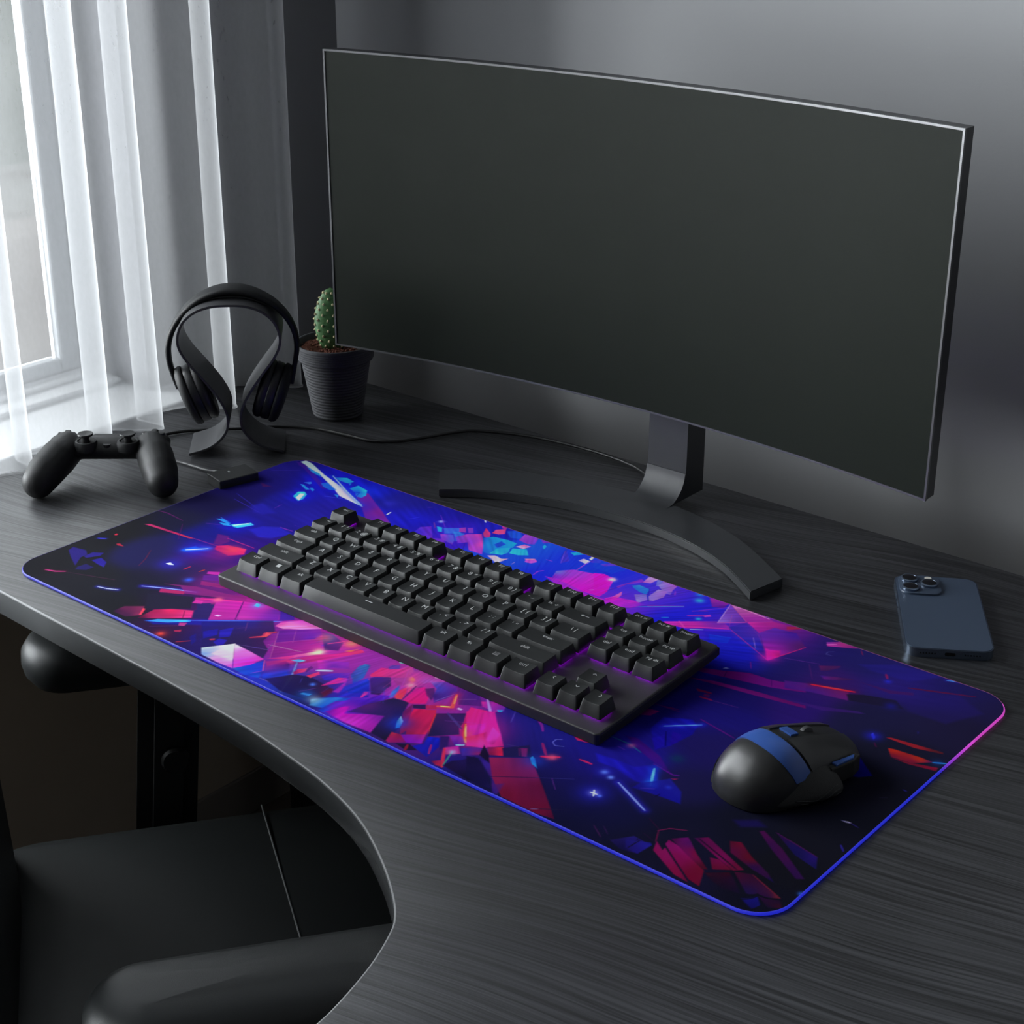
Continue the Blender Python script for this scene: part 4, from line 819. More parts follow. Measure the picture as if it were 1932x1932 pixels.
["L",[220.9,-1.9,233.5,1.4],"500c50",1.4,1.0,0,"500c50",0.6],
["P",[268.1,192.1,282.2,203.9,300.8,203.0,293.8,197.2,272.5,185.6],"8030a0 b03078 701c68 802070 b82c90",1,1],
["L",[271.0,188.1,277.4,194.1],"d060b8",1.6,1.0,0,"d060b8",0.6],
["L",[283.0,179.9,278.9,175.8,279.8,170.9,285.6,172.0],"403c80",0.9,1.0,0,"403c80",0.6],
["L",[301.2,197.7,306.4,191.1],"601c50",1.2,1.0,0,"601c50",0.6],
["P",[286.1,147.9,301.3,159.2,302.2,155.4,296.8,144.9,291.7,140.6],"601c58 681c50 401c58 401c50 4c1c58",0.9,2],
["P",[296.4,132.6,306.9,138.5,322.6,145.9,317.0,138.2,302.4,128.8],"401c88 601c60 401848 401c50 701c78",0.8,2],
["P",[276.6,104.1,300.3,115.3,330.4,123.4,337.2,109.2,303.8,100.9,283.7,92.6],"501c80 601c70 701c60 681c70 481c80 3c1c80",0.85,2],
["L",[298.8,113.5,315.6,119.0,334.3,126.1],"c01c38",3,1.0,3,"601440",0.6],
["L",[307.0,116.6,327.4,124.3],"e84040",1.2,1.0,0,"e84040",0.6],
["P",[330.9,118.1,343.1,126.9,369.3,136.3,381.3,127.0,366.2,119.8,338.0,109.9],"1c1830",0.9,2],
["P",[330.5,145.1,357.6,149.2,374.7,157.8,376.7,153.9,359.4,143.5],"401858",0.8,2],
["L",[367.2,163.0,396.3,176.0,419.3,186.4],"4c1440",2.6,1.0,0,"4c1440",0.6],
["P",[294.0,75.7,325.3,85.3,354.1,98.5,360.2,98.2,328.6,79.8],"3c1c70",0.7,2],
["P",[312.4,173.1,338.1,194.8,383.0,202.6,361.9,173.1,326.6,170.0],"241e80",0.5,5],
["P",[374.4,137.8,405.6,181.0,437.3,163.2,420.5,127.5,386.6,125.9],"241a64",0.5,6],
["L",[386.9,197.1,400.3,203.7],"4888f0",1.6,1.0,2,"2828a0",0.6],
["L",[400.3,203.7,407.2,206.6],"403c90",1.2,1.0,0,"403c90",0.6],
["L",[340.2,172.5,344.9,166.1],"781c58",2.4,1.0,0,"781c58",0.6],
["B",[348.0,161.4,3.5,3.5],"2828b8",1],
["B",[370.6,124.9,6,6],"1c1c90",0.6],
["P",[380.4,71.3,380.5,75.3,385.5,70.4,386.8,64.9],"2828c8 6878f8 3040d0 2020a0",1,0.8],
["B",[383.2,70.3,8,8],"2020b8",0.7],
["L",[389.1,61.8,393.6,56.6],"40143c",1.4,1.0,0,"40143c",0.6],
["P",[392.7,75.2,395.9,77.8,439.9,84.3,441.2,81.7,418.8,75.4],"8c1c28 901c28 501c28 48141c 8c1c28",1,0.8],
["P",[402.0,61.2,406.2,62.9,429.5,65.5,440.8,65.2,427.3,52.6,410.4,50.7],"981c20 b02818 a82818 601848 6c1430 681430",1,1],
["P",[410.9,49.9,425.3,52.2,447.7,60.0,448.4,54.5,426.7,49.6],"580c30 701828 801430 6c0c28 60102c",1,1],
["L",[440.9,64.8,449.3,69.9],"2888d8",2.2,1.0,0,"2888d8",0.6],
["B",[444.3,66.9,6,6],"1840a0",0.4],
["P",[391.5,-0.6,387.1,37.3,413.0,15.1,405.5,6.4],"100c48 100c88 0c0a78 0c0a70",0.9,1],
["L",[441.5,13.1,444.6,12.3],"242078",1.5,1.0,0,"242078",0.6],
["L",[432.8,-9.2,437.4,-5.5],"242040",0.8,1.0,0,"242040",0.6],
["B",[386.4,-9.7,5,5],"14108c",0.7],
["L",[278.1,144.2,294.4,122.0],"401c60",1.2,1.0,0,"401c60",0.6],
["P",[407.8,100.9,409.5,101.0,410.6,96.7],"201c60",1.0,0.7],
["P",[425.7,-56.5,430.9,-54.3,433.6,-54.3,429.7,-55.9],"302c58 d0c8e0 604878 8078a0",1.0,0.7],
]

def raster():
    res = .75                                   # mm per cell
    W_, H_ = 900., 400.
    nx, ny = int(W_ / res) + 1, int(round(H_ / res)) + 1
    xs = np.linspace(-450, 450, nx); ys = np.linspace(-200.2, 200.2, ny)
    Xg, Yg = np.meshgrid(xs, ys)
    A = np.array(ANCH, float)
    # smooth base from anchors, computed coarse then upsampled
    cx_, cy_ = np.linspace(-450, 450, 181), np.linspace(-200.2, 200.2, 81)
    gx, gy = np.meshgrid(cx_, cy_)
    d2 = (gx[..., None] - A[:, 0]) ** 2 + (gy[..., None] - A[:, 1]) ** 2
    w = np.exp(-d2 / (2 * 17. ** 2)) + 1e-5 / (1 + d2 / 400)
    base = (w[..., None] * A[:, 2:5]).sum(2) / w.sum(2)[..., None]
    def up(ch):
        t = np.array([np.interp(xs, cx_, r) for r in ch])
        return np.array([np.interp(ys, cy_, t[:, i]) for i in range(nx)]).T
    img = np.stack([up(base[..., k]) for k in range(3)], -1) / 255.
    def hx(c): return np.array([int(c[i:i + 2], 16) / 255 for i in (0, 2, 4)])
    def win_(x0, y0, x1, y1):
        i0 = max(0, int(np.searchsorted(xs, x0))); i1 = min(nx, int(np.searchsorted(xs, x1)) + 1)
        j0 = max(0, int(np.searchsorted(ys, y0))); j1 = min(ny, int(np.searchsorted(ys, y1)) + 1)
        return (slice(j0, j1), slice(i0, i1)) if i1 > i0 and j1 > j0 else None
    def seg(px, py, a, c):
        ex, ey = c[0] - a[0], c[1] - a[1]; L = ex * ex + ey * ey + 1e-9
        t = np.clip(((px - a[0]) * ex + (py - a[1]) * ey) / L, 0, 1)
        return np.hypot(px - a[0] - t * ex, py - a[1] - t * ey), t
    def blend(sl, al, col):
        img[sl] = img[sl] * (1 - al[..., None]) + col * al[..., None]
    rs = np.random.RandomState(5)
    PAL = ['c82090', 'd82c70', '7820a8', '2430c8', '181848', '201448', '3818a0', 'a01c60', 'e04858', '2870d8', '301850', '5818a0']
    extra = []
    for _ in range(420):
        x, y = rs.uniform(-330, 330), rs.uniform(-190, 190)
        e = math.hypot((x + 60) / 260, (y + 20) / 170)
        if rs.rand() < e: continue
        a = math.atan2(y - 10, x + 20) + rs.normal(0, .35); L1, L2 = rs.uniform(4, 16), rs.uniform(1.2, 5)
        c_, s_ = math.cos(a), math.sin(a); sk = rs.uniform(-2, 2)
        q = []
        for u, v in ((-1, -1), (1, -1 + rs.uniform(-.3, .6)), (1, 1), (-1, 1 - rs.uniform(-.3, .6))):
            uu, vv = u * L1 / 2 + sk * v, v * L2 / 2; q += [x + uu * c_ - vv * s_, y + uu * s_ + vv * c_]
        extra.append(('P', q, PAL[rs.randint(len(PAL))], rs.uniform(.25, .75) * (1 - e * .4), .4))
    lines = []
    for _ in range(170):
        x, y = rs.uniform(-400, 420), rs.uniform(-195, 195)
        e = math.hypot((x + 40) / 420, y / 260)
        if rs.rand() < e: continue
        a = math.atan2(y - 10, x + 20) + rs.normal(0, .25) if rs.rand() < .7 else rs.uniform(0, PI); L1 = rs.uniform(6, 34)
        lines.append(('L', [x, y, x + L1 * math.cos(a), y + L1 * math.sin(a)], ['b040c0', '5048d0', 'd84890', '3050d0', '281060'][rs.randint(5)], .7, rs.uniform(.2, .5), 0, '000000', 0))
    for o in extra + list(ART) + lines:
        if o[0] == 'P':
            p = np.array(o[1]).reshape(-1, 2); cs = [hx(c) for c in o[2].split()]; a = o[3]; s = o[4]
            sl = win_(p[:, 0].min() - 3 * s - 1, p[:, 1].min() - 3 * s - 1, p[:, 0].max() + 3 * s + 1, p[:, 1].max() + 3 * s + 1)
            if sl is None: continue
            px, py = Xg[sl], Yg[sl]; n = len(p); dm = np.full(px.shape, 1e9); ins = np.zeros(px.shape, bool)
            for i in range(n):
                u, v = p[i], p[(i + 1) % n]
                dm = np.minimum(dm, seg(px, py, u, v)[0])
                cnd = ((u[1] > py) != (v[1] > py))
                with np.errstate(divide='ignore', invalid='ignore'):
                    xi = (v[0] - u[0]) * (py - u[1]) / (v[1] - u[1] + 1e-12) + u[0]
                ins ^= cnd & (px < xi)
            sd = np.where(ins, -dm, dm)
            al = a * np.clip(.5 - sd / (s * .7 + .3), 0, 1)
            if len(cs) == 1: col = cs[0]
            else:
                ww = [1 / ((px - q[0]) ** 2 + (py - q[1]) ** 2 + 6.) ** 1.3 for q in p[:len(cs)]]
                sw = sum(ww); col = sum(k[..., None] * c for k, c in zip(ww, cs)) / sw[..., None]
            blend(sl, al, col)
        elif o[0] == 'L':
            p = np.array(o[1]).reshape(-1, 2); c = hx(o[2]); w_ = o[3]; a = o[4]; gl = o[5]; gc = hx(o[6]); ga = o[7]
            m = max(w_, gl * 3) + 1
            sl = win_(p[:, 0].min() - m, p[:, 1].min() - m, p[:, 0].max() + m, p[:, 1].max() + m)
            if sl is None: continue
            px, py = Xg[sl], Yg[sl]; dm = np.full(px.shape, 1e9); tt = np.zeros(px.shape); n = len(p) - 1
            for i in range(n):
                d, t = seg(px, py, p[i], p[i + 1]); q = d < dm; dm = np.where(q, d, dm); tt = np.where(q, (i + t) / n, tt)
            if gl: blend(sl, ga * np.exp(-(dm / gl) ** 2 / 1.5), gc)
            hw = np.maximum(w_ * .5 * (1 - .35 * (2 * tt - 1) ** 2), .28)
            blend(sl, a * np.clip(.5 + (hw - dm) / .7, 0, 1) * min(1, w_ / .75 + .15), c)
        else:
            cx, cy, rx, ry = o[1]; c = hx(o[2]); a = o[3]
            sl = win_(cx - 2.6 * rx, cy - 2.6 * ry, cx + 2.6 * rx, cy + 2.6 * ry)
            if sl is None: continue
            r2 = ((Xg[sl] - cx) / rx) ** 2 + ((Yg[sl] - cy) / ry) ** 2
            blend(sl, a * np.exp(-r2 * 1.2), c)
    # fine radial streaks of the print in its brighter zones
    L_ = img.max(2); ang = np.arctan2(Yg - 30, Xg - 20); rad = np.hypot(Xg - 20, Yg - 30)
    st = np.sin(ang * 61 + 3 * np.sin(ang * 17)) * np.sin(ang * 143 + 1.3) * np.sin(rad * .05 + 4 * np.sin(ang * 9))
    img *= (1 + .10 * st * np.clip((L_ - .25) * 2, 0, 1))[..., None]
    img = np.clip(img, 0, 1)
    l = np.where(img <= .04045, img / 12.92, ((img + .055) / 1.055) ** 2.4)
    return xs / 1000, ys / 1000, l

def lightgain(X, Y): return 1.0
xs, ys, art = raster()
art = np.clip(art * ARTGAIN, 0, .93)
RC = .030                                        # corner radius
nx, ny = len(xs), len(ys)
Xg, Yg = np.meshgrid(xs, ys)
# pull the grid corners onto the rounded outline
hx_, hy_ = .45, .2002
ax, ay = np.abs(Xg), np.abs(Yg); inx, iny = ax - (hx_ - RC), ay - (hy_ - RC)
mk = (inx > 0) & (iny > 0)
mm = np.maximum(inx, iny); hyp = np.hypot(inx, iny) + 1e-12
k = np.where(mk, mm / hyp, 1)
Xn = np.where(mk, np.sign(Xg) * ((hx_ - RC) + inx * k), Xg); Yn = np.where(mk, np.sign(Yg) * ((hy_ - RC) + iny * k), Yg)
gmat = thing('gaming_mat', 'large desk mat printed with a blue, purple and magenta shard explosion', 'desk mat', (0, 0, DESK))
co_ = np.stack([Xn, Yn, np.full_like(Xn, .0030)], -1).reshape(-1, 3).astype(np.float32)
me = bpy.data.meshes.new('printed_surface')
nq = (nx - 1) * (ny - 1)
idx = np.arange(nx * ny).reshape(ny, nx)
q = np.stack([idx[:-1, :-1], idx[:-1, 1:], idx[1:, 1:], idx[1:, :-1]], -1).reshape(-1).astype(np.int32)
me.vertices.add(nx * ny); me.vertices.foreach_set('co', co_.ravel())
me.loops.add(nq * 4); me.loops.foreach_set('vertex_index', q)
me.polygons.add(nq); me.polygons.foreach_set('loop_start', np.arange(0, nq * 4, 4, dtype=np.int32)); me.polygons.foreach_set('loop_total', np.full(nq, 4, np.int32))
me.update()
at = me.color_attributes.new('print', 'FLOAT_COLOR', 'POINT')
at.data.foreach_set('color', np.concatenate([art.reshape(-1, 3), np.ones((nx * ny, 1))], 1).astype(np.float32).ravel())
pm = mat('printed_cloth', (.1, .1, .1), .9, spec=.02, bump=.25, bscale=2600)
a_ = pm.node_tree.nodes.new('ShaderNodeVertexColor'); a_.layer_name = 'print'
pm.node_tree.links.new(a_.outputs['Color'], pm.node_tree.nodes['Principled BSDF'].inputs['Base Color'])
obj('printed_surface', me, pm, gmat)
b = NB(); prism(b, rrect(-.4495, .4495, -.1997, .1997, RC, 10), .0002, .0027); obj('rubber_base', b, M['rubber'], gmat)
# glowing edge piping, colour changes around the mat
per = [Vector((x, y, .0017)) for x, y in rrect(-.4505, .4505, -.2007, .2007, RC + .0008, 14)]
fine = []
for i, p in enumerate(per):
    p2 = per[(i + 1) % len(per)]; n = max(1, int((p2 - p).length / .006))
    for t in range(n): fine.append(p.lerp(p2, t / n))
b = NB(); tube(b, fine, (.0009, .0015), 10, closed=True)
mp_ = bpy.data.materials.new('rgb_light_piping'); mp_.use_nodes = True; nt = mp_.node_tree; pb = nt.nodes['Principled BSDF']
o = obj('light_piping', b, mp_, gmat, smooth=True)
at = o.data.color_attributes.new('glow', 'FLOAT_COLOR', 'POINT')
def glow(x, y):
    blue = np.array((.012, .018, .50)); pink = np.array((.62, .05, .42)); mag = np.array((.75, .07, .62)); vio = np.array((.10, .05, .42)); dimp = np.array((.36, .06, .22))
    if y > .19: t = (x + .45) / .9; c = dimp * .12 * (1 - t) + dimp * .30 * t; return c
    if x > .44:
        t = min(1, max(0, (y + .0) / .19)); s = min(1, max(0, (t - .30) / .35)); return blue * (1 - s) + mag * s * (.75 if y > .12 else 1)
    if x < -.44: return vio * .15
    return blue
cols = []
for v in o.data.vertices:
    c = glow(v.co.x, v.co.y); cols += [c[0], c[1], c[2], 1]
at.data.foreach_set('color', cols)
vc = nt.nodes.new('ShaderNodeVertexColor'); vc.layer_name = 'glow'
nt.links.new(vc.outputs['Color'], pb.inputs['Emission Color']); pb.inputs['Emission Strength'].default_value = 1.
pb.inputs['Base Color'].default_value = (.03, .025, .09, 1)
# thread ribs of the overlocked edge
tcn = nt.nodes.new('ShaderNodeTexCoord'); nz = nt.nodes.new('ShaderNodeTexNoise'); nz.inputs['Scale'].default_value = 700
nt.links.new(tcn.outputs['Object'], nz.inputs['Vector']); bpn = nt.nodes.new('ShaderNodeBump'); bpn.inputs['Strength'].default_value = .5; bpn.inputs['Distance'].default_value = .001
nt.links.new(nz.outputs['Fac'], bpn.inputs['Height']); nt.links.new(bpn.outputs['Normal'], pb.inputs['Normal'])
# light control box at the mat's left end
dx, dy = Vector((-.4626, .1132)) - Vector((-.4777, .0834)), None
bxr = math.atan2(.1129 - .0691, -.4277 + .4355)
cbx = bpy.data.objects.new('control_box', None); COL.objects.link(cbx); cbx.parent = gmat
cbx.location = (-.4545, .1005, 0); cbx.rotation_euler = (0, 0, R(76))
b = NB(); box(b, -.0245, .0245, -.0165, .0165, .0002, .0125, .0012, 3); o = obj('box_shell', b, M['padbox'], cbx)
b = NB(); box(b, -.0035, -.0015, .003, .006, .0124, .0128); obj('indicator', b, M['legend'], cbx)
b = NB(); box(b, -.008, .006, .0165, .024, .002, .009, .001); obj('plug', b, M['black'], cbx)

# ------------------------------------------------------------------ keyboard
kb = thing('keyboard', 'black tenkeyless mechanical keyboard with purple backlight on the mat', 'keyboard', (-.2578, -.0915, MAT + .0006))
kb.rotation_euler = (R(3.4), 0, 0)
KW, KD, KH = .4753, .180, .0105
b = NB()
prism(b, rrect(0, KW, 0, KD, .004, 4), 0, KH, .0015, 3)
obj('case', b, M['kb_case'], kb)
b = NB(); box(b, -.0003, KW + .0003, .004, KD + .0003, .0006, KH - .0022, .0006); obj('case_side', b, M['kb_dark'], kb)
for x in (.04, KW - .07):
    b = NB(); box(b, x, x + .03, KD - .02, KD - .012, -.0098, .0, .001); obj('foot', b, M['kb_dark'], kb)
U = .025
X0, Y0 = .0095, .0160
DISH = .0012
def keycap(w, h, row):
    """sculpted cap: tapered skirt and a concave top"""
    bm = NB(); g = .0009
    hh = {0: .0136, 1: .0130, 2: .0130, 3: .0134, 4: .0142, 5: .0150}[row]
    tilt = {0: .0006, 1: .0004, 2: .0000, 3: -.0006, 4: -.0014, 5: -.0014}[row]   # back edge height relative to front
    bx0, bx1, by0, by1 = g, w - g, g, h - g
    ins = .0025
    tx0, tx1, ty0, ty1 = bx0 + ins, bx1 - ins, by0 + .0042, by1 - .0016
    n = 8
    def ring(x0, x1, y0, y1, zf, r):
        pts = []
        for cx, cy, a in ((x1 - r, y0 + r, -90), (x1 - r, y1 - r, 0), (x0 + r, y1 - r, 90), (x0 + r, y0 + r, 180)):
            for k in range(4):
                t = R(a + 90 * k / 3); pts.append((cx + r * math.cos(t), cy + r * math.sin(t)))
            if a in (-180, 0, 180):
                pass
        q_ = []
        for i, p in enumerate(pts):
            p2 = pts[(i + 1) % len(pts)]; q_.append(p)
            if abs(p2[0] - p[0]) > (x1 - x0) * .4: q_ += [(p[0] + (p2[0] - p[0]) * k / 6, p[1]) for k in range(1, 6)]
        pts = q_
        return [bm.verts.new((x, y, zf(x, y))) for x, y in pts]
    def ztop(x, y):
        t = (y - ty0) / (ty1 - ty0); q = ((x - cxm0) / ((tx1 - tx0) / 2)) ** 2
        return hh + tilt * t - (DISH * max(0, 1 - q) if w < 4 * h else -.0003 * max(0, 1 - ((y - (ty0 + ty1) / 2) / ((ty1 - ty0) / 2)) ** 2))
    cxm0 = (tx0 + tx1) / 2
    r0 = ring(bx0, bx1, by0, by1, lambda x, y: .0014, .0012)
    r1 = ring(tx0 - .0004, tx1 + .0004, ty0 - .0006, ty1 + .0003, lambda x, y: ztop(x, y) - .0007, .0014)
    r2 = ring(tx0, tx1, ty0, ty1, ztop, .0013)
    N = len(r0)
    for a, c in ((r0, r1), (r1, r2)):
        for i in range(N): bm.faces.new((a[i], a[(i + 1) % N], c[(i + 1) % N], c[i]))
    bm.faces.new(list(reversed(r0)))
    cxm, cym = (tx0 + tx1) / 2, (ty0 + ty1) / 2
    fr_ = [r2[i] for i in list(range(17, 26)) + list(range(0, 4))]; bk_ = [r2[i] for i in list(range(16, 3, -1))]
    for i in range(12): bm.faces.new((fr_[i], fr_[i + 1], bk_[i + 1], bk_[i]))
    me_ = bpy.data.meshes.new('keycap'); bm.normal_update(); bm.to_mesh(me_); bm.free()
    me_.materials.append(M['key']); me_.polygons.foreach_set('use_smooth', [True] * len(me_.polygons)); me_.set_sharp_from_angle(angle=R(32))
    return me_, (cxm, ty0, ty1, hh, tilt, tx1 - tx0)
_caps = {}; _conf = {}
led = NB()
def key(x, row, w, legend, x_off=0):
    """x and w in key units"""
    yy = Y0 + row * U + (.0030 if row == 5 else 0)
    k = (w, row)
    if k not in _caps: _caps[k] = keycap(w * U, U, row)
    me_, (cxm, ty0, ty1, hh, tilt, tw) = _caps[k]
    o = bpy.data.objects.new('keycap', me_); COL.objects.link(o); o.parent = kb
    o.location = (X0 + x * U, yy, KH)
    if w < 7: box(led, X0 + x * U + .004, X0 + (x + w) * U - .004, yy + .004, yy + U - .004, KH + .0002, KH + .0008)
    else: box(led, X0 + x * U + .02, X0 + (x + w) * U - .02, yy + .004, yy + U - .004, KH + .0002, KH + .0008)
    if not legend: return
    size = .0084 if len(legend) == 1 or legend in PAIRS else .0063
    if len(legend) > 4: size = .0055
    yl = ty1 - .0048
    t = (yl - ty0) / (ty1 - ty0)
    if legend == 'WIN':
        bm = NB()
        for i in range(2):
            for j in range(2): box(bm, (i - 1) * .0026 + .0001, (i - 1) * .0026 + .0024, (j - 1) * .0026 + .0001, (j - 1) * .0026 + .0024, 0, .0002)
        lo_ = obj('legend', bm, M['legend'], o)
    elif legend == 'MENU':
        bm = NB(); box(bm, -.003, .003, -.0026, .0026, 0, .0001)
        lo_ = obj('legend', bm, M['legend2'], o)
        bm = NB()
        for j in range(3): box(bm, -.0022, .0022, -.0019 + j * .0016, -.0013 + j * .0016, .0001, .00018)
        bmesh.ops.translate(bm, verts=bm.verts, vec=(0, 0, .0))
        l2 = obj('legend', bm, M['key'], o); l2.location = (cxm, yl, hh + tilt * t - .0002)
    elif legend == 'SPACE':
        bm = NB(); box(bm, -.0045, .0045, -.0004, .0004, 0, .0002); lo_ = obj('legend', bm, M['legend'], o); yl -= .001
    elif legend in ('LEFT', 'UP', 'DOWN', 'RIGHT', 'BACK'):
        bm = NB()
        if legend == 'BACK':
            pts = [(-.0045, 0), (.0045, 0)]; segs = [pts, [(-.0045, 0), (-.0026, .0014)], [(-.0045, 0), (-.0026, -.0014)]]
        else:
            a = {'LEFT': 90, 'UP': 0, 'DOWN': 180, 'RIGHT': -90}[legend]; c_, s_ = math.cos(R(a)), math.sin(R(a))
            base_ = [(-.0018, -.0008), (0, .0010), (.0018, -.0008)]; rot = [(c_ * px - s_ * py, s_ * px + c_ * py) for px, py in base_]
            segs = [[rot[0], rot[1]], [rot[1], rot[2]]]
        for (a0, a1) in segs:
            d_ = Vector((a1[0] - a0[0], a1[1] - a0[1])); nrm = Vector((-d_.y, d_.x)).normalized() * .00032
            vs = [bm.verts.new((a0[0] + nrm.x, a0[1] + nrm.y, .0001)), bm.verts.new((a0[0] - nrm.x, a0[1] - nrm.y, .0001)),
                  bm.verts.new((a1[0] - nrm.x, a1[1] - nrm.y, .0001)), bm.verts.new((a1[0] + nrm.x, a1[1] + nrm.y, .0001))]
            bm.faces.new(vs)
        bmesh.ops.recalc_face_normals(bm, faces=bm.faces)
        lo_ = obj('legend', bm, M['legend'], o)
    else:
        ck = (legend, size, w)
        if ck not in _conf:
            mt = text_mesh(legend, size).copy(); mt.name = 'legend'
            if not mt.materials: mt.materials.append(M['legend'])
            if w < 4:
                for v in mt.vertices: v.co.z += DISH * min(1, (v.co.x / (tw / 2)) ** 2) + .0002
            _conf[ck] = mt
        mt = _conf[ck]
        lo_ = bpy.data.objects.new('legend', mt); COL.objects.link(lo_); lo_.parent = o
    lift = .00022 if w > 3 else -.00012 if w < 3 and abs(t - .5) > .2 else .0
    lo_.location = (cxm, yl, hh + tilt * t + (.00045 if w >= 4 else .00016 - DISH))
    lo_.rotation_euler = (math.atan2(tilt, ty1 - ty0), 0, 0)
M['legend2'] = mat('legend_dim', (.22, .22, .23), .5, noise=.03)
PAIRS = {'` ~', '1 !', '2 @', '3 #', '4 $', '5 %', '6 ^', '7 &', '8 *', '9 (', '0 )', '- _', '= +', '[ {', '] }', '\\ |', '; :', "' \"", ', <', '. >', '/ ?'}
rows_ = [
    (0, [('ctrl', 1.25), ('WIN', 1.25), ('alt', 1.25), ('SPACE', 6.25), ('alt', 1.25), ('fn', 1.25), ('MENU', 1.25), ('ctrl', 1.25)]),
    (1, [('shift', 2.25)] + [(c, 1) for c in ['Z', 'X', 'C', 'V', 'B', 'N', 'M', ', <', '. >', '/ ?']] + [('shift', 2.75)]),
    (2, [('caps', 1.75)] + [(c, 1) for c in ['A', 'S', 'D', 'F', 'G', 'H', 'J', 'K', 'L', '; :', "' \""]] + [('enter', 2.25)]),
    (3, [('tab', 1.5)] + [(c, 1) for c in ['Q', 'W', 'E', 'R', 'T', 'Y', 'U', 'I', 'O', 'P', '[ {', '] }']] + [('\\ |', 1.5)]),
    (4, [(c, 1) for c in ['` ~', '1 !', '2 @', '3 #', '4 $', '5 %', '6 ^', '7 &', '8 *', '9 (', '0 )', '- _', '= +']] + [('BACK', 2)]),
]
for r_, ks in rows_:
    x = 0
    for lg, w in ks: key(x, r_, w, lg); x += w
key(0, 5, 1, 'esc')
for i in range(12): key(2 + i + .5 * (i // 4), 5, 1, 'F%d' % (i + 1))
for i, lg in enumerate(['prt sc', 'scr lk', 'pause']): key(15.25 + i, 5, 1, lg)
for i, lg in enumerate(['ins', 'home', 'pg up']): key(15.25 + i, 4, 1, lg)
for i, lg in enumerate(['del', 'end', 'pg dn']): key(15.25 + i, 3, 1, lg)
key(16.25, 1, 1, 'UP'); key(15.25, 0, 1, 'LEFT'); key(16.25, 0, 1, 'DOWN'); key(17.25, 0, 1, 'RIGHT')
obj('backlight', led, M['led'], kb)

# ------------------------------------------------------------------ monitor
mon = thing('monitor', 'wide curved computer monitor with a blank dark screen on an arc foot', 'monitor', (-.04, .34, DESK))
# base: arc foot
fr = [(-.2441, .2200), (-.2057, .2488), (-.1524, .2720), (-.0983, .2868), (-.0400, .2925), (.0100, .2905), (.0603, .2800), (.1112, .2590), (.1644, .2237)]
bk = [(-.2845, .2650), (-.2420, .3000), (-.1871, .3270), (-.1350, .3440), (-.0740, .3550), (-.0200, .3535), (.0386, .3420), (.1000, .3170), (.1728, .2703)]
f2 = [(p.x + .04, p.y - .34) for p in spline([(x, y, 0) for x, y in fr], 5)]
k2 = [(p.x + .04, p.y - .34) for p in spline([(x, y, 0) for x, y in bk], 5)]
b = NB()
lo1 = [b.verts.new((x, y, .0002)) for x, y in f2]; lo2 = [b.verts.new((x, y, .0002)) for x, y in k2]
h1 = [b.verts.new((x, y, .0100)) for x, y in f2]; h2 = [b.verts.new((x, y, .0100)) for x, y in k2]
for i in range(len(f2) - 1):
    b.faces.new((h1[i], h1[i + 1], h2[i + 1], h2[i])); b.faces.new((lo1[i + 1], lo1[i], lo2[i], lo2[i + 1]))
    b.faces.new((lo1[i], lo1[i + 1], h1[i + 1], h1[i])); b.faces.new((lo2[i + 1], lo2[i], h2[i], h2[i + 1]))
for i in (0, -1): b.faces.new((lo1[i], h1[i], h2[i], lo2[i]) if i == 0 else (lo2[i], h2[i], h1[i], lo1[i]))
bmesh.ops.recalc_face_normals(b, faces=b.faces)
es = [e for e in b.edges if len(e.link_faces) == 2 and e.calc_face_angle(0) > .9]
bmesh.ops.bevel(b, geom=es, offset=.0009, segments=2, affect='EDGES')
obj('base', b, M['stand'], mon, auto=40)
# neck: swept side profile (y,z), extruded in x
prof_f = [(-.004, .0102), (.010, .0110), (.020, .0160), (.029, .026), (.0335, .040), (.035, .060), (.035, .30)]
pf = spline([(0, y, z) for y, z in prof_f], 5)
pts = [(p.y, p.z) for p in pf] + [(.0695, .30), (.0695, .0102)]
b = NB(); L_ = [b.verts.new((-.029, y, z)) for y, z in pts]; R_ = [b.verts.new((.0225, y, z)) for y, z in pts]
b.faces.new(list(reversed(L_))); b.faces.new(R_)
for i in range(len(pts)):
    j = (i + 1) % len(pts); b.faces.new((L_[i], L_[j], R_[j], R_[i]))
bmesh.ops.recalc_face_normals(b, faces=b.faces)
obj('neck', b, M['stand'], mon, auto=30)
# curved panel
head = bpy.data.objects.new('panel', None); COL.objects.link(head); head.parent = mon
head.location = (-.1045 + .04, 0, 0)
MW, Z0, Z1, SAG, TH = .783, .1058, .4585, .040, .019
head.rotation_euler = (0, 0, R(1.32))
yb = .319 - .34 + SAG
def face_y(x): return yb - SAG * (2 * x / MW) ** 2
def slab(bm, x0, x1, z0, z1, off0, off1, n=40):
    G = []
    for off in (off0, off1):
        G.append([[bm.verts.new((x0 + (x1 - x0) * i / n, face_y(x0 + (x1 - x0) * i / n) + off, z)) for i in range(n + 1)] for z in (z0, z1)])
    for i in range(n):
        a = G[0]; c = G[1]
        bm.faces.new((a[0][i], a[0][i + 1], a[1][i + 1], a[1][i])); bm.faces.new((c[0][i + 1], c[0][i], c[1][i], c[1][i + 1]))
        bm.faces.new((a[1][i], a[1][i + 1], c[1][i + 1], c[1][i])); bm.faces.new((a[0][i + 1], a[0][i], c[0][i], c[0][i + 1]))
    for i in (0, n):
        bm.faces.new((G[0][0][i], G[0][1][i], G[1][1][i], G[1][0][i]))
    bmesh.ops.recalc_face_normals(bm, faces=bm.faces)
b = NB(); slab(b, -MW / 2 + .0005, MW / 2 - .0005, Z0 + .0005, Z1 - .0005, .0030, TH); obj('housing', b, M['mon_body'], head, auto=30)
b = NB(); r_ = .0022
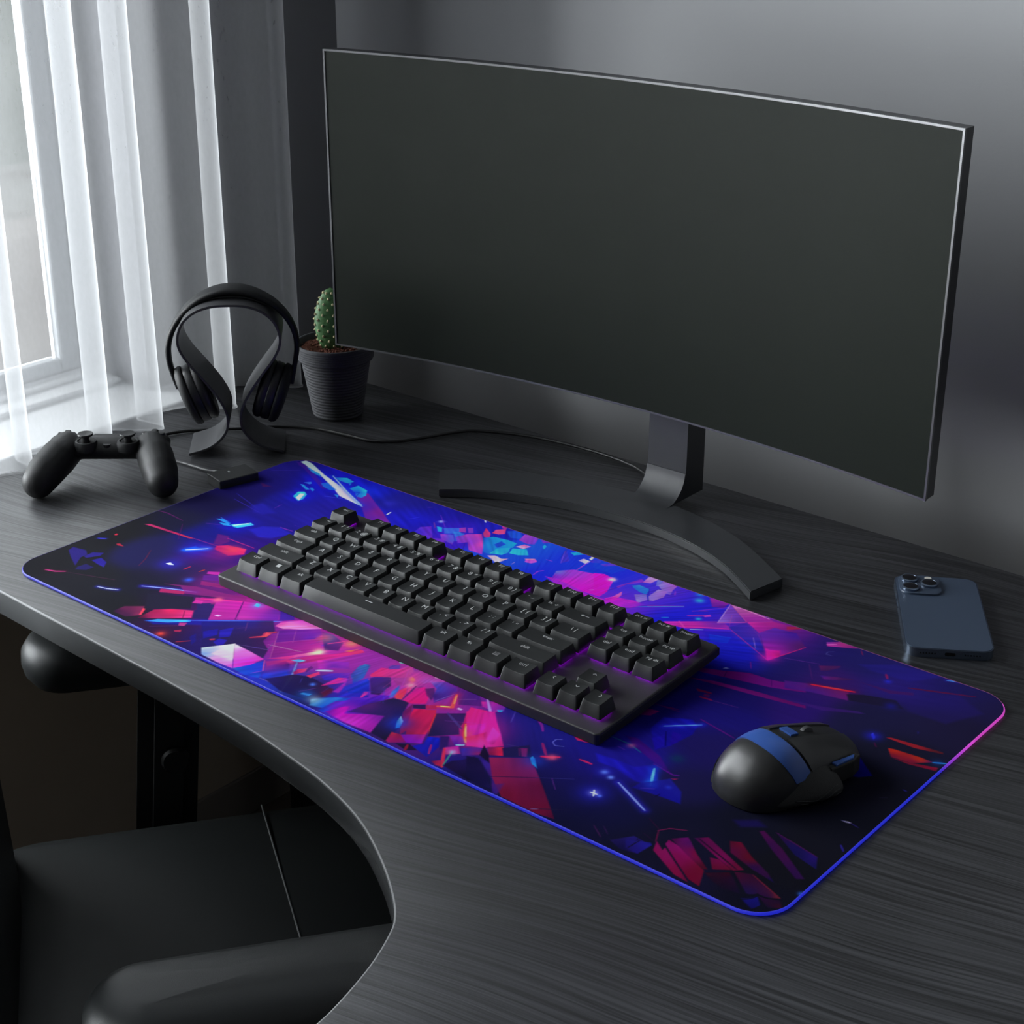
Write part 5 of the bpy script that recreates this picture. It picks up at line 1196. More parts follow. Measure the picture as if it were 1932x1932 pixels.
slab(b, -MW / 2, MW / 2, Z0, Z0 + r_, -.0004, .0030); slab(b, -MW / 2, MW / 2, Z1 - r_, Z1, -.0004, .0030)
slab(b, -MW / 2, -MW / 2 + r_, Z0 + r_, Z1 - r_, -.0004, .0030, 1); slab(b, MW / 2 - r_, MW / 2, Z0 + r_, Z1 - r_, -.0004, .0030, 1)
obj('bezel', b, M['mon_rim'], head, auto=30)
b = NB(); slab(b, -MW / 2 + r_, MW / 2 - r_, Z0 + r_, Z1 - r_, .0004, .0030); obj('screen', b, M['screen'], head, auto=30)
b = NB(); box(b, .030, .095, yb + TH - .001, .0352, .20, .30, .004); obj('mount', b, M['mon_body'], head)

# ------------------------------------------------------------------ mouse
MO = (.3585, -.0345); MR = R(-15)
mouse = thing('mouse', 'black and blue ergonomic gaming mouse at the right end of the mat', 'mouse', (MO[0], MO[1], MAT), MR)
mouse.scale = (.86, .85, .96)
ML = .142
def ip(tab, u):
    for (a, x), (c, y) in zip(tab, tab[1:]):
        if u <= c:
            t = (u - a) / (c - a); t = t * t * (3 - 2 * t) if False else t
            return x + (y - x) * t
    return tab[-1][1]
def sm(tab):
    p = spline([(a, c, 0) for a, c in tab], 8)
    return [(q_.x, q_.y) for q_ in p]
HT = sm([(0, .004), (.03, .0165), (.08, .0265), (.16, .0365), (.26, .0425), (.38, .0450), (.52, .0430), (.68, .0375), (.84, .0310), (.95, .0260), (1, .0225)])
WL = sm([(0, .006), (.03, .021), (.08, .0305), (.18, .0385), (.32, .0405), (.5, .0385), (.7, .0350), (.88, .0340), (1, .0300)])
WRr = sm([(0, .006), (.03, .021), (.08, .0305), (.18, .0385), (.32, .0415), (.5, .0395), (.7, .0370), (.88, .0360), (1, .0310)])
def msurf(u, v, off=0.):
    """u 0 rear..1 front, v 0 (left bottom)..1 (right bottom)"""
    u = min(1, max(0, u)); h = ip(HT, u); wl, wr = ip(WL, u), ip(WRr, u)
    a = PI * (1 - v); c_, s_ = math.cos(a), math.sin(a)
    e = .78
    w = wr if c_ > 0 else wl
    x = (w + off) * math.copysign(abs(c_) ** e, c_); z = (h + off) * abs(s_) ** e
    z += -.0035 * u * c_ * 0
    x += .0025 * math.sin(PI * u) * 1
    y = -ML / 2 + u * ML
    return Vector((x, y - off * (1 if u < .05 else 0), max(.0008, z + .0012)))
def mpatch(u0, u1, v0, v1, off0, off1, nu=14, nv=16, skew=0., m=None, name='p', tuv=None):
    bm = NB(); T_ = []
    for off in (off0, off1):
        g = []
        for i in range(nu + 1):
            row = []
            for j in range(nv + 1):
                v = v0 + (v1 - v0) * j / nv
                u = u0 + (u1 - u0) * i / nu + skew * (v - .5) ** 2 * (1 if v > .5 else .6)
                if tuv: u, v = tuv(i / nu, j / nv)
                row.append(bm.verts.new(msurf(u, v, off)))
            g.append(row)
        T_.append(g)
    a, c = T_
    for i in range(nu):
        for j in range(nv):
            bm.faces.new((c[i][j], c[i + 1][j], c[i + 1][j + 1], c[i][j + 1])); bm.faces.new((a[i][j], a[i][j + 1], a[i + 1][j + 1], a[i + 1][j]))
    for i in range(nu):
        for j in (0, nv): bm.faces.new((a[i][j], a[i + 1][j], c[i + 1][j], c[i][j]))
    for j in range(nv):
        for i in (0, nu): bm.faces.new((a[i][j], a[i][j + 1], c[i][j + 1], c[i][j]))
    bmesh.ops.recalc_face_normals(bm, faces=bm.faces)
    return obj(name, bm, m, mouse, auto=40)
# shell
b = NB(); g = []
us = [0, .006, .015, .03, .05, .08, .11, .15] + [.15 + .85 * i / 30 for i in range(1, 31)]
for u in us: g.append([b.verts.new(msurf(u, j / 32)) for j in range(33)])
for i in range(len(us) - 1):
    for j in range(32): b.faces.new((g[i][j], g[i][j + 1], g[i + 1][j + 1], g[i + 1][j]))
b.faces.new(g[0]); b.faces.new(list(reversed(g[-1])))
b.faces.new([r[0] for r in g] + [r[-1] for r in reversed(g)])
bmesh.ops.recalc_face_normals(b, faces=b.faces)
obj('shell', b, M['mouse'], mouse, auto=50)
mpatch(.255, .405, .10, .885, -.001, .0009, skew=.55, m=M['mouse_blue'], name='colour_band')
mpatch(.425, .985, .115, .435, -.001, .0016, skew=.50, m=M['mouse'], name='button')
mpatch(.425, .985, .565, .865, -.001, .0016, skew=.50, m=M['mouse'], name='button')
mpatch(.42, .97, .445, .555, -.001, .0003, m=M['black'], name='center_strip')
mpatch(.485, .555, .463, .537, -.001, .0022, 4, 4, m=M['mouse_blue'], name='resolution_button')
# scroll wheel
c_ = msurf(.68, .5)
b = NB(); lathe(b, [(0, -.003), (.0070, -.003), (.0084, -.002), (.0086, 0), (.0084, .002), (.0070, .003), (0, .003)], n=28, M=Matrix.Translation((c_.x, c_.y, c_.z - .0045)) @ Matrix.Rotation(PI / 2, 4, 'Y'))
obj('scroll_wheel', b, M['hp_stand'], mouse, auto=40)
# thumb-side pieces (right side in the photo)
mpatch(.48, .60, .885, .915, -.001, .0022, 6, 3, m=M['mouse_blue'], name='side_button', skew=.3)
mpatch(.64, .74, .880, .925, -.001, .0026, 6, 3, m=M['mouse_blue'], name='side_button', skew=.3)
# flared grip wing
b = NB()
wing = [(.37, .034, .0275), (.45, .0365, .030), (.56, .0385, .0285), (.66, .040, .0235), (.70, .041, .0165)]
top = [Vector((x_, -ML / 2 + u * ML, z_)) for u, x_, z_ in wing]
bot = [Vector((x_, -ML / 2 + u * ML, .0016)) for u, x_ in ((.10, .037), (.26, .0500), (.46, .0590), (.66, .0610), (.73, .050))]
mid = [Vector((x_, -ML / 2 + u * ML, z_)) for u, x_, z_ in ((.18, .039, .012), (.33, .0475, .0140), (.50, .0545, .0130), (.67, .0565, .0115), (.725, .0485, .009))]
inn = [Vector((.030, p.y, .0016)) for p in bot]; int_ = [Vector((.030, p.y, p.z)) for p in top]
rings_ = [inn, bot, mid, top, int_]
vg = [[b.verts.new(p) for p in r] for r in rings_]
for a, c in zip(vg, vg[1:]):
    for i in range(4): b.faces.new((a[i], a[i + 1], c[i + 1], c[i]))
for i in range(4): b.faces.new((vg[-1][i], vg[-1][i + 1], vg[0][i + 1], vg[0][i]))
b.faces.new([r[0] for r in vg]); b.faces.new([r[-1] for r in reversed(vg)])
bmesh.ops.recalc_face_normals(b, faces=b.faces)
o = obj('thumb_grip', b, M['mouse_grip'], mouse, smooth=True)
md = o.modifiers.new('s', 'SUBSURF'); md.levels = 2; md.render_levels = 2
# moulded ridges of the grip, laid on its surface
from mathutils.bvhtree import BVHTree
bpy.context.view_layer.update()
ev = o.evaluated_get(bpy.context.evaluated_depsgraph_get()); em = ev.to_mesh()
bv = BVHTree.FromPolygons([v.co.copy() for v in em.vertices], [tuple(p.vertices) for p in em.polygons]); ev.to_mesh_clear()
b = NB()
for k in range(4):
    pts = []
    for t in [j / 16 for j in range(17)]:
        u = .30 + .035 * k + t * (.34 - .03 * k); z_ = .0195 - .0036 * k - .0055 * max(0, 1 - abs(t - .42) / .42) + .002 * t
        h_ = bv.ray_cast(Vector((.09, -ML / 2 + u * ML, z_)), Vector((-1, 0, -.25)).normalized())
        if h_[0] is not None: pts.append(h_[0])
    if len(pts) > 2: tube(b, pts, .0005, 6)
obj('grip_ridges', b, M['chair_plastic'], mouse, smooth=True)
mpatch(.10, .62, .015, .120, -.001, .0014, name='side_panel', m=M['mouse_grip'], skew=-.3)
# front side button block
b = NB()
blk = [(.034, .018), (.0435, .020), (.0445, .048), (.040, .0605), (.034, .058)]
prism(b, blk, .006, .0225, .0015, 2, True); obj('front_button', b, M['mouse_grip'], mouse)
b = NB(); prism(b, [(.037, .026), (.0428, .0265), (.0428, .049), (.0385, .054)], .0224, .0242, .0005, 1); obj('side_button', b, M['mouse_blue'], mouse)
b = NB(); box(b, -.030, .030, -.055, .055, .0002, .0016, .0005); obj('glide_pad', b, M['black'], mouse)

# ------------------------------------------------------------------ phone
A0, A1, A2 = Vector((.249, .3465)), Vector((.3295, .2185)), Vector((.3945, .2595))
pd = (A0 - A1).normalized(); pang = math.atan2(pd.y, pd.x) - PI / 2
PWd, PL, PT = .0800, .1560, .0088
cen = A1 + (A2 - A1) * .5 + pd * PL / 2
phone = thing('phone', 'blue smartphone lying face down on the desk near the wall', 'phone', (.3268, .3065, DESK + .0002), pang)
b = NB(); prism(b, rrect(-PWd / 2, PWd / 2, -PL / 2, PL / 2, .0125, 10), 0, PT, .0010, 3, True); obj('frame', b, M['phone_frame'], phone, auto=40)
b = NB(); prism(b, rrect(-PWd / 2 + .0012, PWd / 2 - .0012, -PL / 2 + .0012, PL / 2 - .0012, .0115, 10), PT - .001, PT + .0004, .0003, 2); obj('back_glass', b, M['phone_back'], phone, auto=40)
b = NB(); prism(b, rrect(-PWd / 2 + .0035, PWd / 2 - .0365, PL / 2 - .0445, PL / 2 - .0035, .010, 8), PT + .0003, PT + .0024, .0008, 3)
cm = obj('camera_bump', b, M['phone_back'], phone, auto=40)
for px, py in ((-PWd / 2 + .0140, PL / 2 - .0140), (-PWd / 2 + .0140, PL / 2 - .0335), (-PWd / 2 + .0325, PL / 2 - .0235)):
    b = NB(); lathe(b, [(0, 0), (.0086, 0), (.0086, .0022), (.0080, .0027), (.0068, .0027), (.0066, .0022), (0, .0022)], c=(px, py, PT + .0023), n=40); lr = obj('lens_ring', b, M['phone_frame'], cm, auto=40)
    b = NB(); lathe(b, [(0, .0030), (.0040, .0029), (.0066, .0026), (.0066, .0022), (0, .0022)], c=(px, py, PT + .0023), n=40); obj('lens', b, M['lens'], cm, auto=40)
b = NB(); lathe(b, [(0, 0), (.0034, 0), (.0034, .0006), (0, .0007)], c=(-PWd / 2 + .0325, PL / 2 - .0095, PT + .0023), n=24); obj('flash', b, M['flash'], cm)
b = NB(); prism(b, [(x_, z_) for x_, z_ in rrect(-.0048, .0048, -.0016, .0016, .0015, 5)], 0, .0006)
bmesh.ops.rotate(b, verts=b.verts, cent=(0, 0, 0), matrix=Matrix.Rotation(PI / 2, 3, 'X')); bmesh.ops.translate(b, verts=b.verts, vec=(0, -PL / 2 + .0004, PT / 2 + .0002)); obj('charging_port', b, M['lens'], phone)
b = NB()
for s_ in (-1, 1):
    for k in range(6): lathe(b, [(0, 0), (.0007, 0), (.0007, .0004), (0, .0004)], n=8, M=Matrix.Translation((s_ * (.0135 + k * .0026), -PL / 2 + .0001, PT / 2 + .0002)) @ Matrix.Rotation(PI / 2, 4, 'X'))
obj('speaker_holes', b, M['lens'], phone)
b = NB()
for y0 in (.030, .014): box(b, -PWd / 2 - .0005, -PWd / 2 + .001, y0, y0 + .010, .0032, .0056, .0003)
obj('volume_buttons', b, M['phone_frame'], phone)

# ------------------------------------------------------------------ headphone stand and headphones
hs = thing('headphone_stand', 'dark grey bent-ribbon headphone stand near the curtain', 'headphone stand', (-.514, .158, DESK), R(45.5))
half = [(0., .1838), (.0190, .1826), (.0370, .1765), (.0500, .1655), (.0568, .1505), (.0566, .1360), (.0485, .1198), (.0335, .1000), (.0180, .0780), (.0088, .0600), (.0062, .0460), (.0085, .0320), (.0180, .0190), (.0330, .0090), (.0560, .0022)]
rp = [(-x, z) for x, z in reversed(half)] + half[1:]
rs_ = spline([(x, 0, z) for x, z in rp], 5)
b = NB(); th = .0028; A_, B_ = [], []
for i, p in enumerate(rs_):
    t = (rs_[min(i + 1, len(rs_) - 1)] - rs_[max(i - 1, 0)]).normalized(); n_ = Vector((t.z, 0, -t.x))
    a = p + n_ * 0; c = p - n_ * th
    if a.z < .0003: a.z = .0003
    if c.z < .0003: c.z = .0003
    A_.append((b.verts.new((a.x, 0, a.z)), b.verts.new((a.x, .071, a.z)))); B_.append((b.verts.new((c.x, 0, c.z)), b.verts.new((c.x, .071, c.z))))
for i in range(len(rs_) - 1):
    b.faces.new((A_[i][0], A_[i + 1][0], A_[i + 1][1], A_[i][1])); b.faces.new((B_[i][0], B_[i][1], B_[i + 1][1], B_[i + 1][0]))
    b.faces.new((A_[i][0], B_[i][0], B_[i + 1][0], A_[i + 1][0])); b.faces.new((A_[i][1], A_[i + 1][1], B_[i + 1][1], B_[i][1]))
for i in (0, -1): b.faces.new((A_[i][0], A_[i][1], B_[i][1], B_[i][0]))
bmesh.ops.recalc_face_normals(b, faces=b.faces)
es = [e for e in b.edges if len(e.link_faces) == 2 and e.calc_face_angle(0) > 1.2]
bmesh.ops.bevel(b, geom=es, offset=.0006, segments=2, affect='EDGES')
obj('ribbon', b, M['hp_stand'], hs, auto=35)

hd = thing('headphones', 'black over-ear headphones hanging on the ribbon stand', 'headphones', (-.514, .158, DESK), R(45.5))
YH = .038
bandp = [(-.0660, .0760), (-.0715, .0950), (-.0745, .1120), (-.0735, .1300), (-.0665, .1500), (-.0530, .1690), (-.0345, .1845), (-.0130, .1935), (.0080, .1950), (.0285, .1905), (.0500, .1785), (.0655, .1620), (.0745, .1430), (.0765, .1240), (.0735, .1040), (.0680, .0780)]
bs = spline([(x, YH, z) for x, z in bandp], 6)
N_ = len(bs)
b = NB(); rings_ = []
for i, p in enumerate(bs):
    t = (bs[min(i + 1, N_ - 1)] - bs[max(i - 1, 0)]).normalized(); n_ = Vector((-t.z, 0, t.x)).normalized()
    s_ = i / (N_ - 1); wy = .0070 + .0095 * math.sin(PI * s_) ** 2; tn = .0030 + .0014 * math.sin(PI * s_) ** 2
    rings_.append([b.verts.new(p + Vector((0, 1, 0)) * wy * math.copysign(abs(math.cos(a)) ** .7, math.cos(a)) + n_ * tn * math.copysign(abs(math.sin(a)) ** .7, math.sin(a)) * -1) for a in [2 * PI * k / 16 for k in range(16)]])
for a, c in zip(rings_, rings_[1:]):
    for k in range(16): b.faces.new((a[k], a[(k + 1) % 16], c[(k + 1) % 16], c[k]))
b.faces.new(rings_[0]); b.faces.new(list(reversed(rings_[-1]))); bmesh.ops.recalc_face_normals(b, faces=b.faces)
obj('headband', b, M['black_soft'], hd, smooth=True)
# padding under the top of the band, resting on the ribbon
ps = spline([(x * .93, YH, .1825 + (z - .1925) * 1.0 + .0042) for x, z in bandp[5:11]], 6)
ps = spline([(-.0430, YH, .1775), (-.0240, YH, .1855), (0, YH, .1885), (.0240, YH, .1860), (.0440, YH, .1780)], 6)
b = NB(); tube(b, ps, (.0125, .0032), 14, up=Vector((0, 0, 1))); obj('head_pad', b, M['black'], hd, smooth=True)
def cup(cx, cz, roll, yaw, sgn):
    c = bpy.data.objects.new('ear_cup', None); COL.objects.link(c); c.parent = hd
    c.location = (cx, YH - .004, cz); c.rotation_euler = (0, roll, yaw)
    Mx = Matrix.Rotation(PI / 2, 4, 'Y')
    sx = sgn
    def L(prof, m, name):
        bm = NB(); lathe(bm, [(r, z * sx) for r, z in prof], n=44, M=Mx)
        bmesh.ops.scale(bm, vec=(1, .92, 1.06), verts=bm.verts); obj(name, bm, m, c, auto=45)
    L([(0, .0205), (.020, .0202), (.029, .0190), (.0340, .0160), (.0355, .0120), (.0350, .0095), (.0340, .0088), (0, .0088)], M['black_soft'], 'outer_shell')
    L([(0, .0086), (.0325, .0086), (.0340, .0070), (.0345, .0000), (.0335, -.0015), (0, -.0015)], M['hp_cup2'], 'driver_housing')
    L([(0, -.0018), (.0330, -.0018), (.0348, -.0050), (.0345, -.0090), (.0310, -.0125), (.0250, -.0135), (.0190, -.0115), (.0175, -.0050), (0, -.0050)], M['black'], 'ear_cushion')
    return c
M['hp_cup2'] = mat('headphone_shell', (.016, .017, .018), .4, noise=.05)
cup(-.0418, .0712, R(-19), R(6), -1)
cup(.0424, .0712, R(19), R(-6), 1)

# ------------------------------------------------------------------ game controller
ctrl = thing('game_controller', 'black game controller with twin thumbsticks in front of the curtain', 'game controller', (-.5640, .0105, DESK), R(41))
ctrl.scale = (.93, .95, .95)
def sphere(bm, c, r, sc=(1, 1, 1), rot=None, n=20):
    M4 = Matrix.Translation(c) @ (rot.to_4x4() if rot else Matrix()) @ Matrix.Diagonal((sc[0] * r, sc[1] * r, sc[2] * r, 1))
    bmesh.ops.create_uvsphere(bm, u_segments=n, v_segments=n // 2 + 2, radius=1, matrix=M4)
def capsule(bm, pts, n=16):
    for (p, r), (q, s_) in zip(pts, pts[1:]):
        for k in range(9):
            t = k / 8; c = Vector(p).lerp(Vector(q), t); rr = r + (s_ - r) * t; sphere(bm, c, rr, n=n)
b = NB()
for s_ in (-1, 1):
    capsule(b, [((s_ * .052, .020, .038), .0205), ((s_ * .0595, -.004, .034), .0228), ((s_ * .0690, -.030, .0270), .0222), ((s_ * .0745, -.047, .0205), .0195)])
    sphere(b, (s_ * .054, .020, .045), .019, (1.1, 1.1, .55))
for k in range(13):
    x = -.048 + .008 * k; sphere(b, (x, .016, .0395), .0185, (1, 1.0, .72 + .0 * abs(x)))
    sphere(b, (x, .028, .038), .016, (1, 1.0, .80))
me_ = bpy.data.meshes.new('tmp'); b.to_mesh(me_); b.free()
to = bpy.data.objects.new('tmp', me_); COL.objects.link(to)
md = to.modifiers.new('r', 'REMESH'); md.mode = 'VOXEL'; md.voxel_size = .0016; md.use_smooth_shade = True
md2 = to.modifiers.new('s', 'SMOOTH'); md2.factor = .7; md2.iterations = 9
bpy.context.view_layer.update()
bodym = bpy.data.meshes.new_from_object(to.evaluated_get(bpy.context.evaluated_depsgraph_get()))
bpy.data.objects.remove(to)
co2 = np.empty(len(bodym.vertices) * 3, np.float32); bodym.vertices.foreach_get('co', co2); co2 = co2.reshape(-1, 3)
zmin = co2[:, 2].min(); ctrl_dz = -zmin + .0002
co2[:, 2] += ctrl_dz; bodym.vertices.foreach_set('co', co2.ravel()); bodym.update()
bodym.materials.clear()
obj('body', bodym, M['controller'], ctrl, smooth=True)
ztop = .052 + ctrl_dz
for s_ in (-1, 1):
    b = NB(); lathe(b, [(0, -.010), (.0140, -.010), (.0142, -.002), (.0128, .0015), (.0108, .0018), (.0095, -.001), (0, -.001)], c=(s_ * .0258, .006, ztop - .001), n=36); obj('stick_collar', b, M['black_soft'], ctrl, auto=40)
    b = NB(); lathe(b, [(0, -.002), (.0048, -.002), (.0040, .0040), (.0048, .0072), (.0088, .0082), (.0095, .0096), (.0090, .0110), (.0060, .0106), (0, .0100)], c=(s_ * .0258, .006, ztop - .001), n=32)
    st_ = obj('thumbstick', b, M['black'], ctrl, auto=40)
b = NB()
for dx_, dy_ in ((.007, 0), (-.007, 0), (0, .007), (0, -.007)): box(b, -.0535 + dx_ - .0035, -.0535 + dx_ + .0035, .024 + dy_ - .0035, .024 + dy_ + .0035, ztop + .0010, ztop + .0040, .001)
obj('direction_pad', b, M['black'], ctrl)
for dx_, dy_ in ((.0095, 0), (-.0095, 0), (0, .0095), (0, -.0095)):
    b = NB(); lathe(b, [(0, -.004), (.0045, -.004), (.0045, .0), (.0038, .0008), (0, .001)], c=(.0535 + dx_, .024 + dy_, ztop + .0028), n=20); obj('action_button', b, M['black'], ctrl, auto=40)
b = NB(); lathe(b, [(0, -.003), (.0048, -.003), (.0048, .0006), (0, .0008)], c=(0, .004, ztop - .0035), n=24); obj('home_button', b, M['black'], ctrl, auto=40)
b = NB(); box(b, -.024, .024, .020, .042, ztop - .010, ztop - .0035, .002); obj('touch_pad', b, M['black_soft'], ctrl)
for s_ in (-1, 1):
    b = NB(); box(b, s_ * .054 - .013, s_ * .054 + .013, .034, .0465, ztop - .022, ztop - .006, .004, 3); obj('trigger', b, M['black'], ctrl)

# ------------------------------------------------------------------ cactus in its pot
pot = thing('cactus_pot', 'dark grey ribbed plant pot with brown soil behind the monitor corner', 'plant pot', (-.5287, .3410, DESK))
prof = [(0, .0003), (.0300, .0003)]
for k in range(18):
    z_ = .002 + k * .0040; r0 = .0312 + .0115 * (k / 17); prof += [(r0, z_), (r0 + .0007, z_ + .0009), (r0 + .0008, z_ + .0020), (r0, z_ + .0032)]
prof += [(.0432, .0735), (.0468, .0750)]
for k in range(6):
    z_ = .0760 + k * .0031; r0 = .0474 + .0022 * k / 5; prof += [(r0, z_), (r0 + .0006, z_ + .0012), (r0, z_ + .0024)]
prof += [(.0500, .0950), (.0494, .0962), (.0475, .0962), (.0462, .0945), (.0450, .0900), (.0440, .0800), (0, .0800)]
b = NB(); lathe(b, prof, n=72); obj('pot_body', b, M['pot'], pot, smooth=True)
b = NB()
gx = 34
for_ = {}
lathe(b, [(.0462, .0860)] + [(.0462 * (1 - k / 9), .0880 + .002 * math.sin(k)) for k in range(1, 9)] + [(0, .0895)], n=60)
for v in b.verts:
    v.co.z += random.uniform(-.0014, .0016); 
obj('soil', b, M['soil'], pot)
b = NB()
for i in range(220):
    a = random.random() * 2 * PI; r0 = .044 * math.sqrt(random.random()); s_ = random.uniform(.0006, .0019)
    bmesh.ops.create_icosphere(b, subdivisions=1, radius=s_, matrix=Matrix.Translation((r0 * math.cos(a), r0 * math.sin(a), .0895 + random.uniform(-.001, .0012))))
o = obj('soil_crumbs', b, M['soil'], pot, smooth=True); o['kind'] = 'stuff'
cac = thing('cactus', 'green prickly cactus pad with pale spots growing in the grey pot', 'cactus', (-.5290, .3370, DESK + .088), R(40))
cac.scale = (1.16, 1.16, 1.22)
def pad(u, a):
    z_ = .064 * u; w = .0185 * (math.sin(PI * min(1, (u * .86 + .14))) ** .55) * (1 if u < .97 else .8); d_ = w * .52
    return Vector((w * math.cos(a), d_ * math.sin(a), z_))
b = NB(); rg = []
uu = [i / 26 for i in range(27)]
for u in uu[:-1]: rg.append([b.verts.new(pad(u, 2 * PI * k / 36)) for k in range(36)])
for a, c in zip(rg, rg[1:]):
    for k in range(36): b.faces.new((a[k], a[(k + 1) % 36], c[(k + 1) % 36], c[k]))
tp = b.verts.new((0, 0, .0640))
for k in range(36): b.faces.new((rg[-1][k], rg[-1][(k + 1) % 36], tp))
b.faces.new(list(reversed(rg[0]))); bmesh.ops.recalc_face_normals(b, faces=b.faces)
obj('pad', b, M['cactus'], cac, smooth=True)
b = NB()
for i in range(11):
    u = .06 + .086 * i
    for k in range(9):
        a = 2 * PI * (k + .5 * (i % 2)) / 9; p = pad(min(u, .985), a)
        bmesh.ops.create_icosphere(b, subdivisions=1, radius=.00135, matrix=Matrix.Translation(p) @ Matrix.Diagonal((1, 1, 1.25, 1)))
        for q_ in range(4):
            d_ = (Vector((p.x, p.y * 2, 0)).normalized() + Vector((random.uniform(-.6, .6), random.uniform(-.6, .6), random.uniform(-.3, .7)))).normalized()
            tube(b, [p, p + d_ * .0020], .00015, 4)
o = obj('areoles', b, M['areole'], cac, smooth=True); o['kind'] = 'stuff'

# ------------------------------------------------------------------ cables
def cable(name, pts, r, m, label, cat='cable'):
    b = NB(); tube(b, spline([Vector(p) for p in pts], 8), r, 10); o = obj(name, b, m, smooth=True); return tag(o, label, cat)
zc = DESK + .0026
cable('cable', [(-.560, .098, zc), (-.600, .104, zc), (-.622, .118, zc), (-.631, .142, zc), (-.624, .166, zc), (-.600, .195, zc), (-.570, .226, zc), (-.545, .256, zc), (-.506, .279, zc), (-.460, .288, zc), (-.423, .294, zc),
                (-.397, .313, zc), (-.380, .345, zc), (-.365, .380, zc), (-.345, .404, zc), (-.286, .430, zc), (-.211, .440, zc), (-.144, .436, zc), (-.105, .422, zc), (-.085, .405, zc)], .0020, M['cable'],
      'long black cable curving behind the headphone stand towards the monitor')
cable('cable', [(-.5560, .0975, zc - .0008), (-.540, .1000, zc - .0008), (-.520, .1015, zc - .0008), (-.500, .1020, zc), (-.4775, .1062, DESK + .0052)], .0015, M['usb_grey'],
      'short grey cable plugged into the control box of the mat')

# ------------------------------------------------------------------ chair (frame: x = facing direction, y = towards its left)
chair = thing('desk_chair', 'black leather office chair with padded armrests pushed under the desk', 'chair', (0, 0, FZ), math.atan2(.811, .585))
# world p -> local: x = p.d, y = -(p.n)
SZ = .480 - FZ
def rpad(bm, x0, x1, y0, y1, z0, z1, r, nr=10, crown=.0, edge=.03, sub=1):
    """soft cushion from stacked rounded outlines"""
    rings = []
    hgt = z1 - z0
    prof_ = [(0, -edge), (.10, -edge * .45), (.3, -edge * .1), (.5, 0), (.7, -edge * .05), (.88, -edge * .35), (.97, -edge * .8), (1.0, -edge * 1.35)]
    for t, o_ in prof_:
        pts = rrect(x0 - o_, x1 + o_, y0 - o_, y1 + o_, max(.004, r + o_), nr)
        rings.append([bm.verts.new((x, y, z0 + t * hgt)) for x, y in pts])
    N = len(rings[0])
    for a, c in zip(rings, rings[1:]):
        for k in range(N): bm.faces.new((a[k], a[(k + 1) % N], c[(k + 1) % N], c[k]))
    bm.faces.new(list(reversed(rings[0])))
    cxm, cym = (x0 + x1) / 2, (y0 + y1) / 2; prev = rings[-1]
    for s_ in (.25, .5, .75, .93):
        cur_ = [bm.verts.new((cxm + (v.co.x - cxm) * (1 - s_), cym + (v.co.y - cym) * (1 - s_), z1 + crown * (1 - (1 - s_) ** 2))) for v in rings[-1]]
        for k in range(N): bm.faces.new((prev[k], prev[(k + 1) % N], cur_[(k + 1) % N], cur_[k]))
        prev = cur_
    bm.faces.new(prev)
    bmesh.ops.recalc_face_normals(bm, faces=bm.faces)
b = NB(); rpad(b, -.520, -.045, -.335, .170, SZ - .085, SZ + .002, .10, crown=.004, edge=.022)
seat = obj('seat', b, M['leather'], chair, smooth=True)
b = NB(); tube(b, [Vector((-.176 - .021 * (y + .30) / .46, y, SZ + .0036 + .0022 * (1 - ((y + .08) / .25) ** 2))) for y in [-.30 + .46 * k / 20 for k in range(21)]], (.0010, .0008), 6); obj('seam', b, M['thread'], seat, smooth=True)
b = NB(); box(b, -.40, -.08, -.26, .10, SZ - .115, SZ - .084, .01); obj('seat_pan', b, M['chair_plastic'], chair)
def arm(ysgn, yc, name='armrest'):
    a = bpy.data.objects.new(name, None); COL.objects.link(a); a.parent = chair
    b = NB(); rpad(b, -.425 if ysgn > 0 else -.372, -.085, yc - .048, yc + .048, .634 - FZ, .690 - FZ, .046, crown=.003, edge=.022); obj('arm_pad', b, M['leather'], a, smooth=True)
    # post: flat upright blade, slightly raked
    b = NB()
    pr = [(-.337, .355), (-.272, .355), (-.243, .66), (-.308, .66)]
    yo = yc + .012 * ysgn
    lo = [b.verts.new((x, yo - .022, z - FZ)) for x, z in pr]; hi = [b.verts.new((x, yo + .022, z - FZ)) for x, z in pr]
    b.faces.new(list(reversed(lo))); b.faces.new(hi)
    for i in range(4): b.faces.new((lo[i], lo[(i + 1) % 4], hi[(i + 1) % 4], hi[i]))
    bmesh.ops.recalc_face_normals(b, faces=b.faces)
    bmesh.ops.bevel(b, geom=list(b.edges), offset=.017, segments=6, affect='EDGES')
    obj('arm_post', b, M['chair_plastic'], a, auto=40)
    b = NB(); lathe(b, [(0, 0), (.0150, 0), (.0155, .004), (.0130, .0070), (0, .0076)], n=32, M=Matrix.Translation((-.281, yo - .0222 * ysgn, .530 - FZ)) @ Matrix.Rotation(PI / 2 * ysgn, 4, 'X'))
    obj('knob', b, M['chair_plastic'], a, auto=40)
    b = NB(); y_in = yc - ysgn * .10
    box(b, -.335, -.275, min(yo, y_in), max(yo, y_in), .345 - FZ, .372 - FZ, .006); obj('arm_bracket', b, M['chair_plastic'], a)
arm(1, .209); arm(-1, -.372)
